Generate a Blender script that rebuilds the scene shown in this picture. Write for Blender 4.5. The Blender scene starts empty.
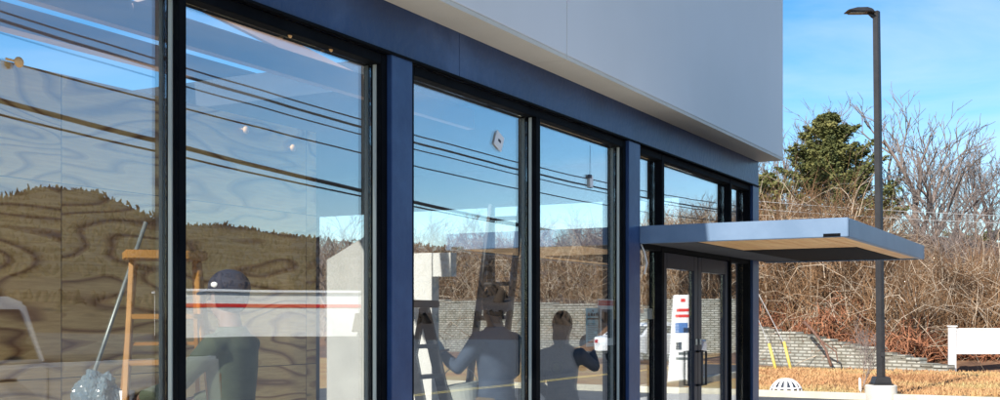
import bpy, bmesh, math, random
import numpy as np
from mathutils import Vector, Matrix, noise as mnoise
random.seed(7)
S = bpy.context.scene
COL = S.collection
R = math.radians
# ---------------------------------------------------------------- camera
YAW = R(29.0); FPX = 1130.0; CX = 493.0; HY = 318.0; CAMX = 3.8; EYE = 1.6
cd = bpy.data.cameras.new('camera'); cam = bpy.data.objects.new('camera', cd); COL.objects.link(cam)
cam.location = (CAMX, 0, EYE); cam.rotation_euler = (R(90), 0, YAW)
cd.sensor_fit = 'HORIZONTAL'; cd.sensor_width = 36; cd.lens = 36*FPX/1000
cd.shift_x = .007; cd.shift_y = .118; cd.clip_start = .05; cd.clip_end = 6000
S.camera = cam
# ---------------------------------------------------------------- light
SUN_EL, SUN_AZ = 36.0, 184.5          # azimuth measured from +Y towards +X, so 180 = behind the camera
w = bpy.data.worlds.new('World'); S.world = w; w.use_nodes = True
nt = w.node_tree; N = nt.nodes; L = nt.links; N.clear()
out = N.new('ShaderNodeOutputWorld'); bg = N.new('ShaderNodeBackground'); sky = N.new('ShaderNodeTexSky')
sky.sky_type = 'NISHITA'; sky.sun_disc = False; sky.sun_elevation = R(SUN_EL); sky.sun_rotation = R(SUN_AZ)
sky.air_density = 1.0; sky.dust_density = .3; sky.ozone_density = 2.2; sky.altitude = 300
tc = N.new('ShaderNodeTexCoord'); mp = N.new('ShaderNodeMapping'); mp.inputs['Scale'].default_value = (1.6, 1.1, 7.5)
mp.inputs['Rotation'].default_value = (R(7), R(-9), R(20)); mp.inputs['Location'].default_value = (.3, .1, .45)
n1 = N.new('ShaderNodeTexNoise'); n1.inputs['Scale'].default_value = 1.7; n1.inputs['Detail'].default_value = 9; n1.inputs['Roughness'].default_value = .58
n1.inputs['Distortion'].default_value = .45
rp = N.new('ShaderNodeValToRGB'); rp.color_ramp.elements[0].position = .44; rp.color_ramp.elements[0].color = (0, 0, 0, 1)
rp.color_ramp.elements[1].position = .78; rp.color_ramp.elements[1].color = (.5, .5, .5, 1)
mx = N.new('ShaderNodeMixRGB'); mx.inputs['Color2'].default_value = (5.2, 5.9, 7.0, 1)
L.new(tc.outputs['Generated'], mp.inputs['Vector']); L.new(mp.outputs[0], n1.inputs['Vector']); 
sx_ = N.new('ShaderNodeSeparateXYZ'); L.new(tc.outputs['Generated'], sx_.inputs[0])
mr1 = N.new('ShaderNodeMapRange'); mr1.inputs['From Min'].default_value = .52; mr1.inputs['From Max'].default_value = .86; L.new(sx_.outputs['X'], mr1.inputs['Value'])
mr2 = N.new('ShaderNodeMapRange'); mr2.inputs['From Min'].default_value = .36; mr2.inputs['From Max'].default_value = .06; L.new(sx_.outputs['Z'], mr2.inputs['Value'])
ml = N.new('ShaderNodeMath'); ml.operation = 'MULTIPLY'; L.new(mr1.outputs[0], ml.inputs[0]); L.new(mr2.outputs[0], ml.inputs[1])
ma2 = N.new('ShaderNodeMath'); ma2.operation = 'MULTIPLY_ADD'; ma2.inputs[1].default_value = .36; L.new(ml.outputs[0], ma2.inputs[0]); L.new(n1.outputs['Fac'], ma2.inputs[2])
L.new(ma2.outputs[0], rp.inputs[0])
hs = N.new('ShaderNodeHueSaturation'); hs.inputs['Saturation'].default_value = 1.38
L.new(sky.outputs[0], hs.inputs['Color'])
L.new(rp.outputs[0], mx.inputs['Fac']); L.new(hs.outputs[0], mx.inputs['Color1']); L.new(mx.outputs[0], bg.inputs['Color'])
bg.inputs['Strength'].default_value = .098; L.new(bg.outputs[0], out.inputs['Surface'])
sd = bpy.data.lights.new('sun', 'SUN'); sd.energy = 4.6; sd.angle = R(.5); sd.color = (1, .93, .82)
sun = bpy.data.objects.new('sun', sd); COL.objects.link(sun)
dirv = Vector((math.sin(R(SUN_AZ))*math.cos(R(SUN_EL)), math.cos(R(SUN_AZ))*math.cos(R(SUN_EL)), math.sin(R(SUN_EL))))
sun.rotation_euler = dirv.to_track_quat('Z', 'Y').to_euler()
S.view_settings.view_transform = 'Standard'; S.view_settings.look = 'None'; S.view_settings.gamma = 1; S.view_settings.exposure = .88
S.render.engine = 'CYCLES'
try:
    S.cycles.transparent_max_bounces = 24; S.cycles.max_bounces = 10; S.cycles.glossy_bounces = 6; S.cycles.diffuse_bounces = 4
except Exception: pass
# ---------------------------------------------------------------- where things stand
FW = Vector((-math.sin(YAW), math.cos(YAW))); RT = Vector((math.cos(YAW), math.sin(YAW)))
GX = -0.10                                    # the plane of the glass
def D(x, z):                                  # ground point seen at column x, z metres ahead
    s = (x-CX)/FPX*z; p = FW*z + RT*s
    return (CAMX+p.x, p.y)
def M(x, z):                                  # the same, seen in the glass
    X, Y = D(x, z); return (2*GX-X, Y)
def hz(y, z): return EYE+(HY-y)*z/FPX
def onwall(x, lat=CAMX):
    th = YAW-math.atan((x-CX)/FPX); return lat/math.tan(th)
# ---------------------------------------------------------------- materials
def mat(name, col=(.5, .5, .5), rough=.6, metal=0, spec=.5):
    m = bpy.data.materials.new(name); m.use_nodes = True
    b = m.node_tree.nodes['Principled BSDF']
    b.inputs['Base Color'].default_value = (*col, 1); b.inputs['Roughness'].default_value = rough; b.inputs['Metallic'].default_value = metal
    b.inputs['Specular IOR Level'].default_value = spec
    return m
def nd(m, t, **kw):
    n = m.node_tree.nodes.new(t)
    for k, v in kw.items():
        if k in n.inputs: n.inputs[k].default_value = v
        else: setattr(n, k, v)
    return n
def lk(m, a, b): m.node_tree.links.new(a, b)
def noisy(name, c1, c2, scale=4, rough=.6, detail=6, bump=.0, bscale=None, stretch=(1, 1, 1), metal=0, lo=.35, hi=.65, spec=.5, c3=None):
    m = mat(name, c1, rough, metal, spec); b = m.node_tree.nodes['Principled BSDF']
    t = nd(m, 'ShaderNodeTexCoord'); mpn = nd(m, 'ShaderNodeMapping'); mpn.inputs['Scale'].default_value = stretch
    lk(m, t.outputs['Object'], mpn.inputs[0])
    n = nd(m, 'ShaderNodeTexNoise', Scale=scale, Detail=detail, Roughness=.6); lk(m, mpn.outputs[0], n.inputs['Vector'])
    r = nd(m, 'ShaderNodeValToRGB'); r.color_ramp.elements[0].position = lo; r.color_ramp.elements[1].position = hi
    r.color_ramp.elements[0].color = (*c1, 1); r.color_ramp.elements[1].color = (*c2, 1)
    if c3:
        e = r.color_ramp.elements.new((lo+hi)/2); e.color = (*c3, 1)
    lk(m, n.outputs['Fac'], r.inputs[0]); lk(m, r.outputs[0], b.inputs['Base Color'])
    if bump:
        n2 = nd(m, 'ShaderNodeTexNoise', Scale=bscale or scale*4, Detail=4); lk(m, mpn.outputs[0], n2.inputs['Vector'])
        bp = nd(m, 'ShaderNodeBump', Strength=bump, Distance=.02); lk(m, n2.outputs['Fac'], bp.inputs['Height']); lk(m, bp.outputs[0], b.inputs['Normal'])
    return m
MT = {}
MT['blue'] = noisy('blue_paint', (.014, .040, .125), (.034, .078, .19), 2.2, .4, 8, .12, 14, c3=(.022, .054, .150))
MT['blue_wall'] = noisy('patchy_blue_paint', (.010, .030, .098), (.062, .112, .25), 1.3, .4, 12, .25, 18, c3=(.017, .046, .138), hi=.78)
MT['white_panel'] = noisy('white_panel', (.78, .745, .70), (.82, .785, .745), .6, .5, 3)
MT['soffit'] = noisy('beige_soffit', (.66, .61, .51), (.72, .67, .57), 1.2, .6, 5)
MT['black'] = noisy('black_aluminium', (.003, .0035, .005), (.006, .007, .009), 5, .65, 3, spec=.05)
MT['door_black'] = noisy('door_dark_paint', (.005, .008, .02), (.009, .013, .03), 5, .4, 3, spec=.3)
MT['alu'] = mat('mill_aluminium', (.42, .45, .41), .5, .0)
MT['canopy_blue'] = noisy('canopy_paint', (.115, .185, .29), (.15, .225, .34), 2.5, .38, 4)
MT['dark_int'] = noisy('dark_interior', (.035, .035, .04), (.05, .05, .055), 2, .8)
MT['concrete'] = noisy('concrete', (.50, .46, .40), (.62, .58, .51), 5, .85, 8, .3, 40)
MT['kerb'] = noisy('kerb_concrete', (.45, .42, .34), (.58, .54, .42), 3, .85, 6)
MT['yellow'] = noisy('yellow_paint', (.58, .42, .08), (.68, .52, .13), 6, .5)
MT['white'] = noisy('white_paint', (.74, .74, .74), (.80, .80, .80), 4, .5)
MT['drywall'] = noisy('drywall', (.68, .68, .66), (.78, .78, .76), 2, .8)
MT['dark_metal'] = noisy('bronze_metal', (.018, .017, .018), (.028, .026, .027), 4, .42, 3)
MT['cable'] = mat('cable_rubber', (.012, .012, .013), .6)
MT['cable_light'] = mat('bare_cable', (.36, .36, .36), .5)
MT['wood_pole'] = noisy('pole_wood', (.10, .05, .035), (.18, .10, .07), 4, .85, 6, stretch=(6, 6, .5))
MT['orange'] = noisy('orange_fibreglass', (.30, .145, .032), (.40, .20, .05), 6, .45)
MT['ladder_alu'] = noisy('ladder_grey', (.13, .15, .15), (.22, .25, .25), 6, .4, metal=.4)
MT['ladder_black'] = noisy('ladder_black', (.015, .017, .02), (.03, .03, .035), 6, .45)
MT['skin'] = noisy('skin', (.13, .072, .05), (.17, .095, .066), 12, .55)
MT['hair'] = noisy('dark_hair', (.003, .0025, .0025), (.007, .0055, .0045), 40, .95, spec=.1, stretch=(6, 6, 1))
MT['navy'] = noisy('navy_cloth', (.008, .012, .03), (.014, .02, .045), 20, .85)
MT['olive'] = noisy('olive_cloth', (.03, .042, .024), (.055, .07, .042), 8, .9)
MT['sweat_blue'] = noisy('blue_grey_cloth', (.03, .048, .085), (.05, .075, .12), 7, .9)
MT['sweat_grey'] = noisy('grey_cloth', (.022, .026, .036), (.035, .04, .052), 7, .9)
MT['denim'] = noisy('denim', (.03, .06, .15), (.05, .09, .2), 14, .85)
MT['khaki'] = noisy('khaki_cloth', (.10, .08, .055), (.14, .11, .08), 10, .9)
MT['board_grey'] = noisy('board_grey', (.40, .41, .40), (.48, .49, .48), 3, .8, 8)
MT['red'] = mat('red_paint', (.62, .03, .025), .5)
MT['poster_blue'] = noisy('poster_blue', (.35, .60, .68), (.42, .68, .75), 8, .5)
MT['ink'] = mat('ink', (.02, .03, .05), .6)
MT['print_blue'] = mat('print_blue', (.06, .16, .40), .5)
MT['glove'] = noisy('rubber_glove', (.12, .22, .26), (.17, .3, .34), 9, .5)
MT['bucket'] = noisy('bucket_plastic', (.42, .45, .42), (.52, .55, .5), 5, .45)
MT['tyre'] = mat('tyre_rubber', (.015, .015, .015), .85)
MT['rim'] = mat('rim_alloy', (.5, .5, .52), .3, .9)
MT['car_silver'] = mat('silver_car_paint', (.62, .63, .64), .25, .0)
MT['car_white'] = mat('white_car_paint', (.75, .75, .76), .25)
MT['car_dark'] = mat('dark_car_paint', (.03, .035, .045), .2)
MT['car_glass'] = mat('car_glass', (.015, .02, .022), .06, 0, 1.0)
MT['lamp_red'] = mat('tail_lens', (.4, .01, .01), .2)
MT['lamp_clear'] = mat('head_lens', (.7, .7, .7), .12)
MT['bark'] = noisy('grey_bark', (.16, .12, .105), (.29, .235, .21), 3, .9, 6, stretch=(3, 3, .6))
MT['twig'] = noisy('twig_bark', (.12, .098, .088), (.26, .215, .195), .9, .9, 4)
MT['brush'] = noisy('brown_brush', (.07, .038, .018), (.34, .21, .115), .8, .95, 12, c3=(.18, .098, .046), lo=.36, hi=.66)
MT['brush_red'] = noisy('russet_brush', (.20, .07, .035), (.42, .19, .10), 1.3, .95, 8)
MT['brush_pale'] = noisy('pale_twigs', (.36, .28, .20), (.60, .50, .39), 1.0, .9, 5)
MT['cedar'] = noisy('cedar_leaf', (.045, .06, .016), (.18, .17, .05), 1.6, .8, 10, c3=(.10, .11, .03))
MT['shrub_green'] = noisy('olive_leaf', (.05, .06, .02), (.13, .12, .05), 1.1, .85, 7)
MT['clip'] = mat('amber_clip', (.75, .42, .16), .35)
MT['floor_int'] = noisy('bare_slab', (.66, .64, .60), (.74, .72, .69), 1.5, .8)
MT['stud'] = noisy('raw_timber', (.40, .27, .22), (.50, .36, .30), 3, .8, 8, stretch=(1, .12, 1))

def plywood():
    m = mat('plywood', (.4, .25, .1), .7); b = m.node_tree.nodes['Principled BSDF']
    tcn = nd(m, 'ShaderNodeTexCoord'); sp = nd(m, 'ShaderNodeSeparateXYZ'); lk(m, tcn.outputs['Object'], sp.inputs[0])
    # every sheet (2.44 x 1.22) gets its own grain
    fy = nd(m, 'ShaderNodeMath', operation='DIVIDE'); fy.inputs[1].default_value = 2.44; lk(m, sp.outputs['Y'], fy.inputs[0])
    fz = nd(m, 'ShaderNodeMath', operation='DIVIDE'); fz.inputs[1].default_value = 1.22; lk(m, sp.outputs['Z'], fz.inputs[0])
    gy = nd(m, 'ShaderNodeMath', operation='FLOOR'); gz = nd(m, 'ShaderNodeMath', operation='FLOOR'); lk(m, fy.outputs[0], gy.inputs[0]); lk(m, fz.outputs[0], gz.inputs[0])
    cb = nd(m, 'ShaderNodeCombineXYZ'); lk(m, gy.outputs[0], cb.inputs[0]); lk(m, gz.outputs[0], cb.inputs[1])
    wn = nd(m, 'ShaderNodeTexWhiteNoise'); lk(m, cb.outputs[0], wn.inputs['Vector'])
    off = nd(m, 'ShaderNodeVectorMath', operation='MULTIPLY_ADD'); lk(m, wn.outputs['Color'], off.inputs[0]); off.inputs[1].default_value = (40, 40, 40)
    st = nd(m, 'ShaderNodeVectorMath', operation='MULTIPLY'); st.inputs[1].default_value = (0, .42, 1.75); lk(m, tcn.outputs['Object'], st.inputs[0])
    lk(m, st.outputs[0], off.inputs[2])
    n = nd(m, 'ShaderNodeTexNoise', Scale=1.25, Detail=2.0, Roughness=.42, Distortion=.25); lk(m, off.outputs[0], n.inputs['Vector'])
    k = nd(m, 'ShaderNodeMath', operation='MULTIPLY'); k.inputs[1].default_value = 13; lk(m, n.outputs['Fac'], k.inputs[0])
    fr = nd(m, 'ShaderNodeMath', operation='FRACT'); lk(m, k.outputs[0], fr.inputs[0])
    r = nd(m, 'ShaderNodeValToRGB'); cr = r.color_ramp
    cr.elements[0].position = 0; cr.elements[0].color = (.76, .54, .24, 1); cr.elements[1].position = 1; cr.elements[1].color = (.62, .41, .16, 1)
    e = cr.elements.new(.55); e.color = (.70, .48, .20, 1); e = cr.elements.new(.82); e.color = (.25, .11, .03, 1); e = cr.elements.new(.9); e.color = (.46, .27, .11, 1)
    lk(m, fr.outputs[0], r.inputs[0])
    v = nd(m, 'ShaderNodeTexVoronoi', Scale=3.1); v.feature = 'F1'; lk(m, off.outputs[0], v.inputs['Vector'])
    vr = nd(m, 'ShaderNodeValToRGB'); vr.color_ramp.elements[0].position = .045; vr.color_ramp.elements[0].color = (.10, .10, .10, 1); vr.color_ramp.elements[1].position = .12; vr.color_ramp.elements[1].color = (1, 1, 1, 1)
    lk(m, v.outputs['Distance'], vr.inputs[0])
    mm = nd(m, 'ShaderNodeMixRGB', blend_type='MULTIPLY'); mm.inputs['Fac'].default_value = .85; lk(m, r.outputs[0], mm.inputs['Color1']); lk(m, vr.outputs[0], mm.inputs['Color2'])
    fg = nd(m, 'ShaderNodeTexNoise', Scale=9, Detail=8, Roughness=.65); fs = nd(m, 'ShaderNodeVectorMath', operation='MULTIPLY'); fs.inputs[1].default_value = (1, .5, 7); lk(m, tcn.outputs['Object'], fs.inputs[0]); lk(m, fs.outputs[0], fg.inputs['Vector'])
    fr2 = nd(m, 'ShaderNodeValToRGB'); fr2.color_ramp.elements[0].position = .35; fr2.color_ramp.elements[0].color = (.66, .60, .52, 1); fr2.color_ramp.elements[1].position = .6; fr2.color_ramp.elements[1].color = (1, 1, 1, 1); lk(m, fg.outputs['Fac'], fr2.inputs[0])
    m3 = nd(m, 'ShaderNodeMixRGB', blend_type='MULTIPLY'); m3.inputs['Fac'].default_value = .7; lk(m, mm.outputs[0], m3.inputs['Color1']); lk(m, fr2.outputs[0], m3.inputs['Color2'])
    # the seams between the sheets
    s1 = nd(m, 'ShaderNodeMath', operation='FRACT'); lk(m, fy.outputs[0], s1.inputs[0]); s2 = nd(m, 'ShaderNodeMath', operation='FRACT'); lk(m, fz.outputs[0], s2.inputs[0])
    l1 = nd(m, 'ShaderNodeMath', operation='LESS_THAN'); l1.inputs[1].default_value = .0028; lk(m, s1.outputs[0], l1.inputs[0]); l2 = nd(m, 'ShaderNodeMath', operation='LESS_THAN'); l2.inputs[1].default_value = .005; lk(m, s2.outputs[0], l2.inputs[0])
    mxm = nd(m, 'ShaderNodeMath', operation='MAXIMUM'); lk(m, l1.outputs[0], mxm.inputs[0]); lk(m, l2.outputs[0], mxm.inputs[1])
    m4 = nd(m, 'ShaderNodeMixRGB'); m4.inputs['Color2'].default_value = (.06, .03, .015, 1); lk(m, mxm.outputs[0], m4.inputs['Fac']); lk(m, m3.outputs[0], m4.inputs['Color1'])
    lk(m, m4.outputs[0], b.inputs['Base Color'])
    return m
MT['plywood'] = plywood()
def glassmat():
    m = bpy.data.materials.new('coated_glass'); m.use_nodes = True; t = m.node_tree; t.nodes.clear()
    o = nd(m, 'ShaderNodeOutputMaterial'); tr = nd(m, 'ShaderNodeBsdfTransparent'); tr.inputs[0].default_value = (.97, .99, .985, 1)
    gl = nd(m, 'ShaderNodeBsdfGlossy'); gl.inputs['Roughness'].default_value = 0; gl.inputs['Color'].default_value = (.93, .97, 1, 1)
    lw = nd(m, 'ShaderNodeLayerWeight'); lw.inputs['Blend'].default_value = .5
    pw = nd(m, 'ShaderNodeMath', operation='POWER'); pw.inputs[1].default_value = 2.0; lk(m, lw.outputs['Facing'], pw.inputs[0])
    ma = nd(m, 'ShaderNodeMath', operation='MULTIPLY_ADD'); ma.inputs[1].default_value = .60; ma.inputs[2].default_value = .16; lk(m, pw.outputs[0], ma.inputs[0])
    mxs = nd(m, 'ShaderNodeMixShader'); lk(m, ma.outputs[0], mxs.inputs[0]); lk(m, tr.outputs[0], mxs.inputs[1]); lk(m, gl.outputs[0], mxs.inputs[2])
    # the faint waviness of a glazed unit
    tcn = nd(m, 'ShaderNodeTexCoord'); n = nd(m, 'ShaderNodeTexNoise', Scale=1.1, Detail=1.0); lk(m, tcn.outputs['Object'], n.inputs['Vector'])
    bp = nd(m, 'ShaderNodeBump', Strength=.05, Distance=.012); lk(m, n.outputs['Fac'], bp.inputs['Height']); lk(m, bp.outputs[0], gl.inputs['Normal'])
    lk(m, mxs.outputs[0], o.inputs['Surface']); return m
MT['glass'] = glassmat()
def brickmat(name, c1, c2, mo, sx, sz, axis):
    m = mat(name, c1, .9); b = m.node_tree.nodes['Principled BSDF']
    t = nd(m, 'ShaderNodeTexCoord'); sp = nd(m, 'ShaderNodeSeparateXYZ'); lk(m, t.outputs['Object'], sp.inputs[0])
    cb = nd(m, 'ShaderNodeCombineXYZ'); lk(m, sp.outputs['X'], cb.inputs[0]); lk(m, sp.outputs['Z'], cb.inputs[1])
    br = nd(m, 'ShaderNodeTexBrick', Scale=1.0); br.inputs['Color1'].default_value = (*c1, 1); br.inputs['Color2'].default_value = (*c2, 1); br.inputs['Mortar'].default_value = (*mo, 1)
    br.inputs['Brick Width'].default_value = sx; br.inputs['Row Height'].default_value = sz; br.inputs['Mortar Size'].default_value = .025; br.inputs['Bias'].default_value = -.1
    lk(m, cb.outputs[0], br.inputs['Vector'])
    n = nd(m, 'ShaderNodeTexNoise', Scale=3, Detail=8); lk(m, t.outputs['Object'], n.inputs['Vector'])
    r = nd(m, 'ShaderNodeValToRGB'); r.color_ramp.elements[0].position = .35; r.color_ramp.elements[0].color = (.62, .58, .52, 1); r.color_ramp.elements[1].position = .6; r.color_ramp.elements[1].color = (1, 1, 1, 1)
    lk(m, n.outputs['Fac'], r.inputs[0]); mm = nd(m, 'ShaderNodeMixRGB', blend_type='MULTIPLY'); mm.inputs['Fac'].default_value = .8
    lk(m, br.outputs['Color'], mm.inputs['Color1']); lk(m, r.outputs[0], mm.inputs['Color2']); lk(m, mm.outputs[0], b.inputs['Base Color'])
    bp = nd(m, 'ShaderNodeBump', Strength=.8, Distance=.04); lk(m, br.outputs['Fac'], bp.inputs['Height']); bp.invert = True; lk(m, bp.outputs[0], b.inputs['Normal'])
    return m
MT['block'] = brickmat('pale_block', (.42, .42, .38), (.30, .31, .28), (.17, .165, .14), .34, .105, 'X')
# ---------------------------------------------------------------- mesh helpers
def link(o, parent=None):
    COL.objects.link(o)
    if parent: o.parent = parent
    return o
def tag(o, label=None, cat=None, group=None, kind=None):
    if label: o['label'] = label
    if cat: o['category'] = cat
    if group: o['group'] = group
    if kind: o['kind'] = kind
    return o
def empty(name, loc=(0, 0, 0), rz=0, label=None, cat=None, group=None):
    o = bpy.data.objects.new(name, None); o.empty_display_size = .2; link(o); o.location = loc; o.rotation_euler = (0, 0, rz)
    return tag(o, label, cat, group)
class MB:
    def __init__(s): s.v = []; s.f = []; s.n = 0
    def add(s, v, f):
        s.v.extend([tuple(p) for p in v]); s.f.extend([tuple(i+s.n for i in q) for q in f]); s.n += len(v); return s
    def box(s, x0, x1, y0, y1, z0, z1, mtx=None):
        v = [Vector((x, y, z)) for z in (z0, z1) for y in (y0, y1) for x in (x0, x1)]
        if mtx: v = [mtx @ p for p in v]
        return s.add(v, [(0, 2, 3, 1), (4, 5, 7, 6), (0, 1, 5, 4), (2, 6, 7, 3), (0, 4, 6, 2), (1, 3, 7, 5)])
    def bar(s, a, b, w_, h_, up=Vector((0, 0, 1))):       # rectangular bar a->b
        a, b = Vector(a), Vector(b); d = (b-a).normalized(); x = d.cross(up)
        if x.length < 1e-3: x = d.cross(Vector((1, 0, 0)))
        x.normalize(); y = x.cross(d)
        v = [p+x*i*w_/2+y*j*h_/2 for p in (a, b) for j in (-1, 1) for i in (-1, 1)]
        return s.add(v, [(0, 2, 3, 1), (4, 5, 7, 6), (0, 1, 5, 4), (2, 6, 7, 3), (0, 4, 6, 2), (1, 3, 7, 5)])
    def tube(s, pts, rad, sides=8, cap=True, squash=None, side=None):
        pts = [Vector(p) for p in pts]; n = len(pts)
        rad = [rad]*n if isinstance(rad, (int, float)) else rad
        vs = []; prev = None
        for i, p in enumerate(pts):
            d = (pts[min(i+1, n-1)]-pts[max(i-1, 0)]).normalized()
            if side is not None: x = (side-d*side.dot(d))
            elif prev is None: x = d.cross(Vector((0, 0, 1)) if abs(d.z) < .9 else Vector((1, 0, 0)))
            else: x = prev-d*prev.dot(d)
            x.normalize(); y = d.cross(x); prev = x
            r = rad[i]; rx, ry = (r if isinstance(r, tuple) else (r, r))
            for k in range(sides):
                a = 2*math.pi*k/sides; vs.append(p+x*math.cos(a)*rx+y*math.sin(a)*ry)
        fs = [(i*sides+k, i*sides+(k+1) % sides, (i+1)*sides+(k+1) % sides, (i+1)*sides+k) for i in range(n-1) for k in range(sides)]
        if cap: fs += [tuple(reversed(range(sides))), tuple((n-1)*sides+k for k in range(sides))]
        return s.add(vs, fs)
    def ball(s, c, r, seg=12, ring=8, mtx=None):
        c = Vector(c); r = Vector(r) if not isinstance(r, (int, float)) else Vector((r, r, r)); vs = []
        for i in range(1, ring):
            t = math.pi*i/ring
            for k in range(seg):
                a = 2*math.pi*k/seg; p = Vector((math.sin(t)*math.cos(a)*r.x, math.sin(t)*math.sin(a)*r.y, math.cos(t)*r.z)); vs.append(c+(mtx @ p if mtx else p))
        T = Vector((0, 0, r.z)); vs.append(c+(mtx @ T if mtx else T)); vs.append(c-(mtx @ T if mtx else T)); a0 = (ring-1)*seg
        fs = [(i*seg+k, (i+1)*seg+k, (i+1)*seg+(k+1) % seg, i*seg+(k+1) % seg) for i in range(ring-2) for k in range(seg)]
        fs += [(a0, k, (k+1) % seg) for k in range(seg)]+[(a0+1, (ring-2)*seg+(k+1) % seg, (ring-2)*seg+k) for k in range(seg)]
        return s.add(vs, fs)
    def prism(s, poly, a0, a1, fn):                      # polygon extruded; fn(u, v, a) -> point
        n = len(poly); v = [fn(u, w_, a0) for u, w_ in poly]+[fn(u, w_, a1) for u, w_ in poly]
        return s.add(v, [tuple(range(n)), tuple(reversed(range(n, 2*n)))]+[(k, k+n, (k+1) % n+n, (k+1) % n) for k in range(n)])
    def build(s, name, m, parent=None, bevel=0, smooth=False):
        me = bpy.data.meshes.new(name); me.from_pydata(s.v, [], s.f)
        bm = bmesh.new(); bm.from_mesh(me); bmesh.ops.recalc_face_normals(bm, faces=bm.faces)
        if bevel: bmesh.ops.bevel(bm, geom=[e for e in bm.edges if e.is_manifold and e.calc_face_angle(0) > .6], offset=bevel, segments=2, affect='EDGES', clamp_overlap=True)
        bm.to_mesh(me); bm.free()
        if smooth:
            for p in me.polygons: p.use_smooth = True
        me.materials.append(MT[m]); o = bpy.data.objects.new(name, me); return link(o, parent)
def bx(name, m, x0, x1, y0, y1, z0, z1, parent=None, bevel=0): return MB().box(x0, x1, y0, y1, z0, z1).build(name, m, parent, bevel)
def rawmesh(name, V, F, m, parent=None):                 # numpy arrays: V (n,3), F (m,3|4)
    V = np.asarray(V, dtype=np.float32); F = np.asarray(F, dtype=np.int32); k = F.shape[1]
    me = bpy.data.meshes.new(name); me.vertices.add(len(V)); me.vertices.foreach_set('co', V.ravel())
    me.loops.add(F.size); me.loops.foreach_set('vertex_index', F.ravel())
    me.polygons.add(len(F)); me.polygons.foreach_set('loop_start', np.arange(0, F.size, k, dtype=np.int32))
    try: me.polygons.foreach_set('loop_total', np.full(len(F), k, dtype=np.int32))
    except Exception: pass
    me.update(calc_edges=True); me.validate()
    me.materials.append(MT[m]); return link(bpy.data.objects.new(name, me), parent)
def copy_tree(o, parent=None):
    c = o.copy(); COL.objects.link(c)
    if parent: c.parent = parent
    for ch in [q for q in bpy.data.objects if q.parent == o]: copy_tree(ch, c)
    return c

# ================================================================= GROUND
WTX = [-34, -26, -12.5, -6, -2.8, -.9]; WTH = [2.4, 2.4, 2.0, 1.05, .55, .1]
def ss(a, b, t):
    t = min(1, max(0, (t-a)/(b-a))); return t*t*(3-2*t)
WA = Vector((-34, 51.2)); WB = Vector((-.6, 35.5))        # the low block wall straight ahead, its top falls to the right
VA = Vector(M(634, 54)); VB = Vector((2.5, 55.0))        # the tall block wall over the street
Vd = (VB-VA).normalized(); Vn = Vector((-Vd.y, Vd.x));
if Vn.x < 0: Vn = -Vn
def terr(X, Y):
    h = 0.
    # bank ahead
    wy = WA.y+(min(X, WB.x)-WA.x)/(WB.x-WA.x)*(WB.y-WA.y); t = (Y-wy)*.9-1.35
    if t > 0 and X < 12:
        wt = max(0, float(np.interp(X, WTX, WTH))-.15); k = 1-ss(2, 12, X)
        h = max(h, k*(wt*ss(0, .25, t)+min(t*.17, 6)))
    # bank over the street
    t = (Vector((X, Y))-VA).dot(Vn)-1.4; s_ = (Vector((X, Y))-VA).dot(Vd)
    if t > 0:
        k = ss(-3, 0, s_)*(1-ss(24, 36, t))*(1-ss(14, 20, s_)); h = max(h, k*(2.3*ss(0, .25, t)+min(t*.16, 9)))
    return h
def groundmesh():
    xs = sorted(set([round(v, 2) for v in list(np.arange(-60, 90, 1.25))+[-2000, -1200, -700, -400, -250, -160, -100, -75, 110, 140, 180, 240, 330, 450, 700, 1200, 2000]]))
    ys = sorted(set([round(v, 2) for v in list(np.arange(30, 110, 1.0))+[-2000, -1000, -500, -250, -120, -60, -30, -10, 0, 10, 20, 120, 140, 170, 210, 270, 350, 500, 800, 1300, 2500]]))
    V = [(x, y, terr(x, y)+(.04*mnoise.noise(Vector((x*.3, y*.3, 0))) if y > 30 else 0)-.03) for y in ys for x in xs]; nx = len(xs)
    F = [(j*nx+i, j*nx+i+1, (j+1)*nx+i+1, (j+1)*nx+i) for j in range(len(ys)-1) for i in range(nx-1)]
    o = rawmesh('ground', V, F, 'grass'); tag(o, kind='structure'); o.data.materials.append(MT['litter'])
    for p in o.data.polygons:
        c = p.center
        if terr(c.x, c.y) > .06 or (c.y > 37 and c.x < 6) or c.length > 110: p.material_index = 1
MT['grass'] = noisy('dry_grass', (.30, .145, .06), (.40, .32, .14), .55, .95, 12, .6, 30, c3=(.42, .25, .09), lo=.3, hi=.7)
MT['asphalt'] = noisy('asphalt', (.045, .045, .048), (.08, .08, .08), 3, .85, 12, .3, 60)
MT['litter'] = noisy('leaf_litter', (.075, .038, .022), (.22, .12, .065), 1.2, .95, 12, .5, 12)
groundmesh()
tag(MB().add([(-12, -40, .0), (12.2, -40, .0), (12.2, 22.75, .0), (-12, 22.75, .0)], [(0, 1, 2, 3)]).build('parking_lot', 'asphalt'), kind='structure')
tag(MB().add([(5.2, 22.75, .0), (12.2, 22.75, .0), (12.2, 49, .0), (5.2, 49, .0)], [(0, 1, 2, 3)]).build('street', 'asphalt'), kind='structure')
tag(MB().add([(12.2, -60, .0), (120, -60, .0), (150, 84, .0), (30, 84, .0), (19, 50, .0), (12.2, 49, .0)], [(0, 1, 2, 3, 4, 5)]).build('far_parking_lot', 'asphalt'), kind='structure')
k_ = MB()
for y0, x0, x1 in [(22.75, -12, 5.2)]: k_.box(x0, x1, y0, y0+.16, -.05, .13)
k_.box(5.04, 5.2, 22.91, 49, -.05, .13)
tag(k_.build('kerb', 'kerb', bevel=.02), kind='structure')
tag(bx('sidewalk', 'concrete', -.16, 4.3, -12, 22.7, -.05, .018), kind='structure')  # out of view; made wide and pale to bounce light up to the canopy
m_ = MB()
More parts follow.
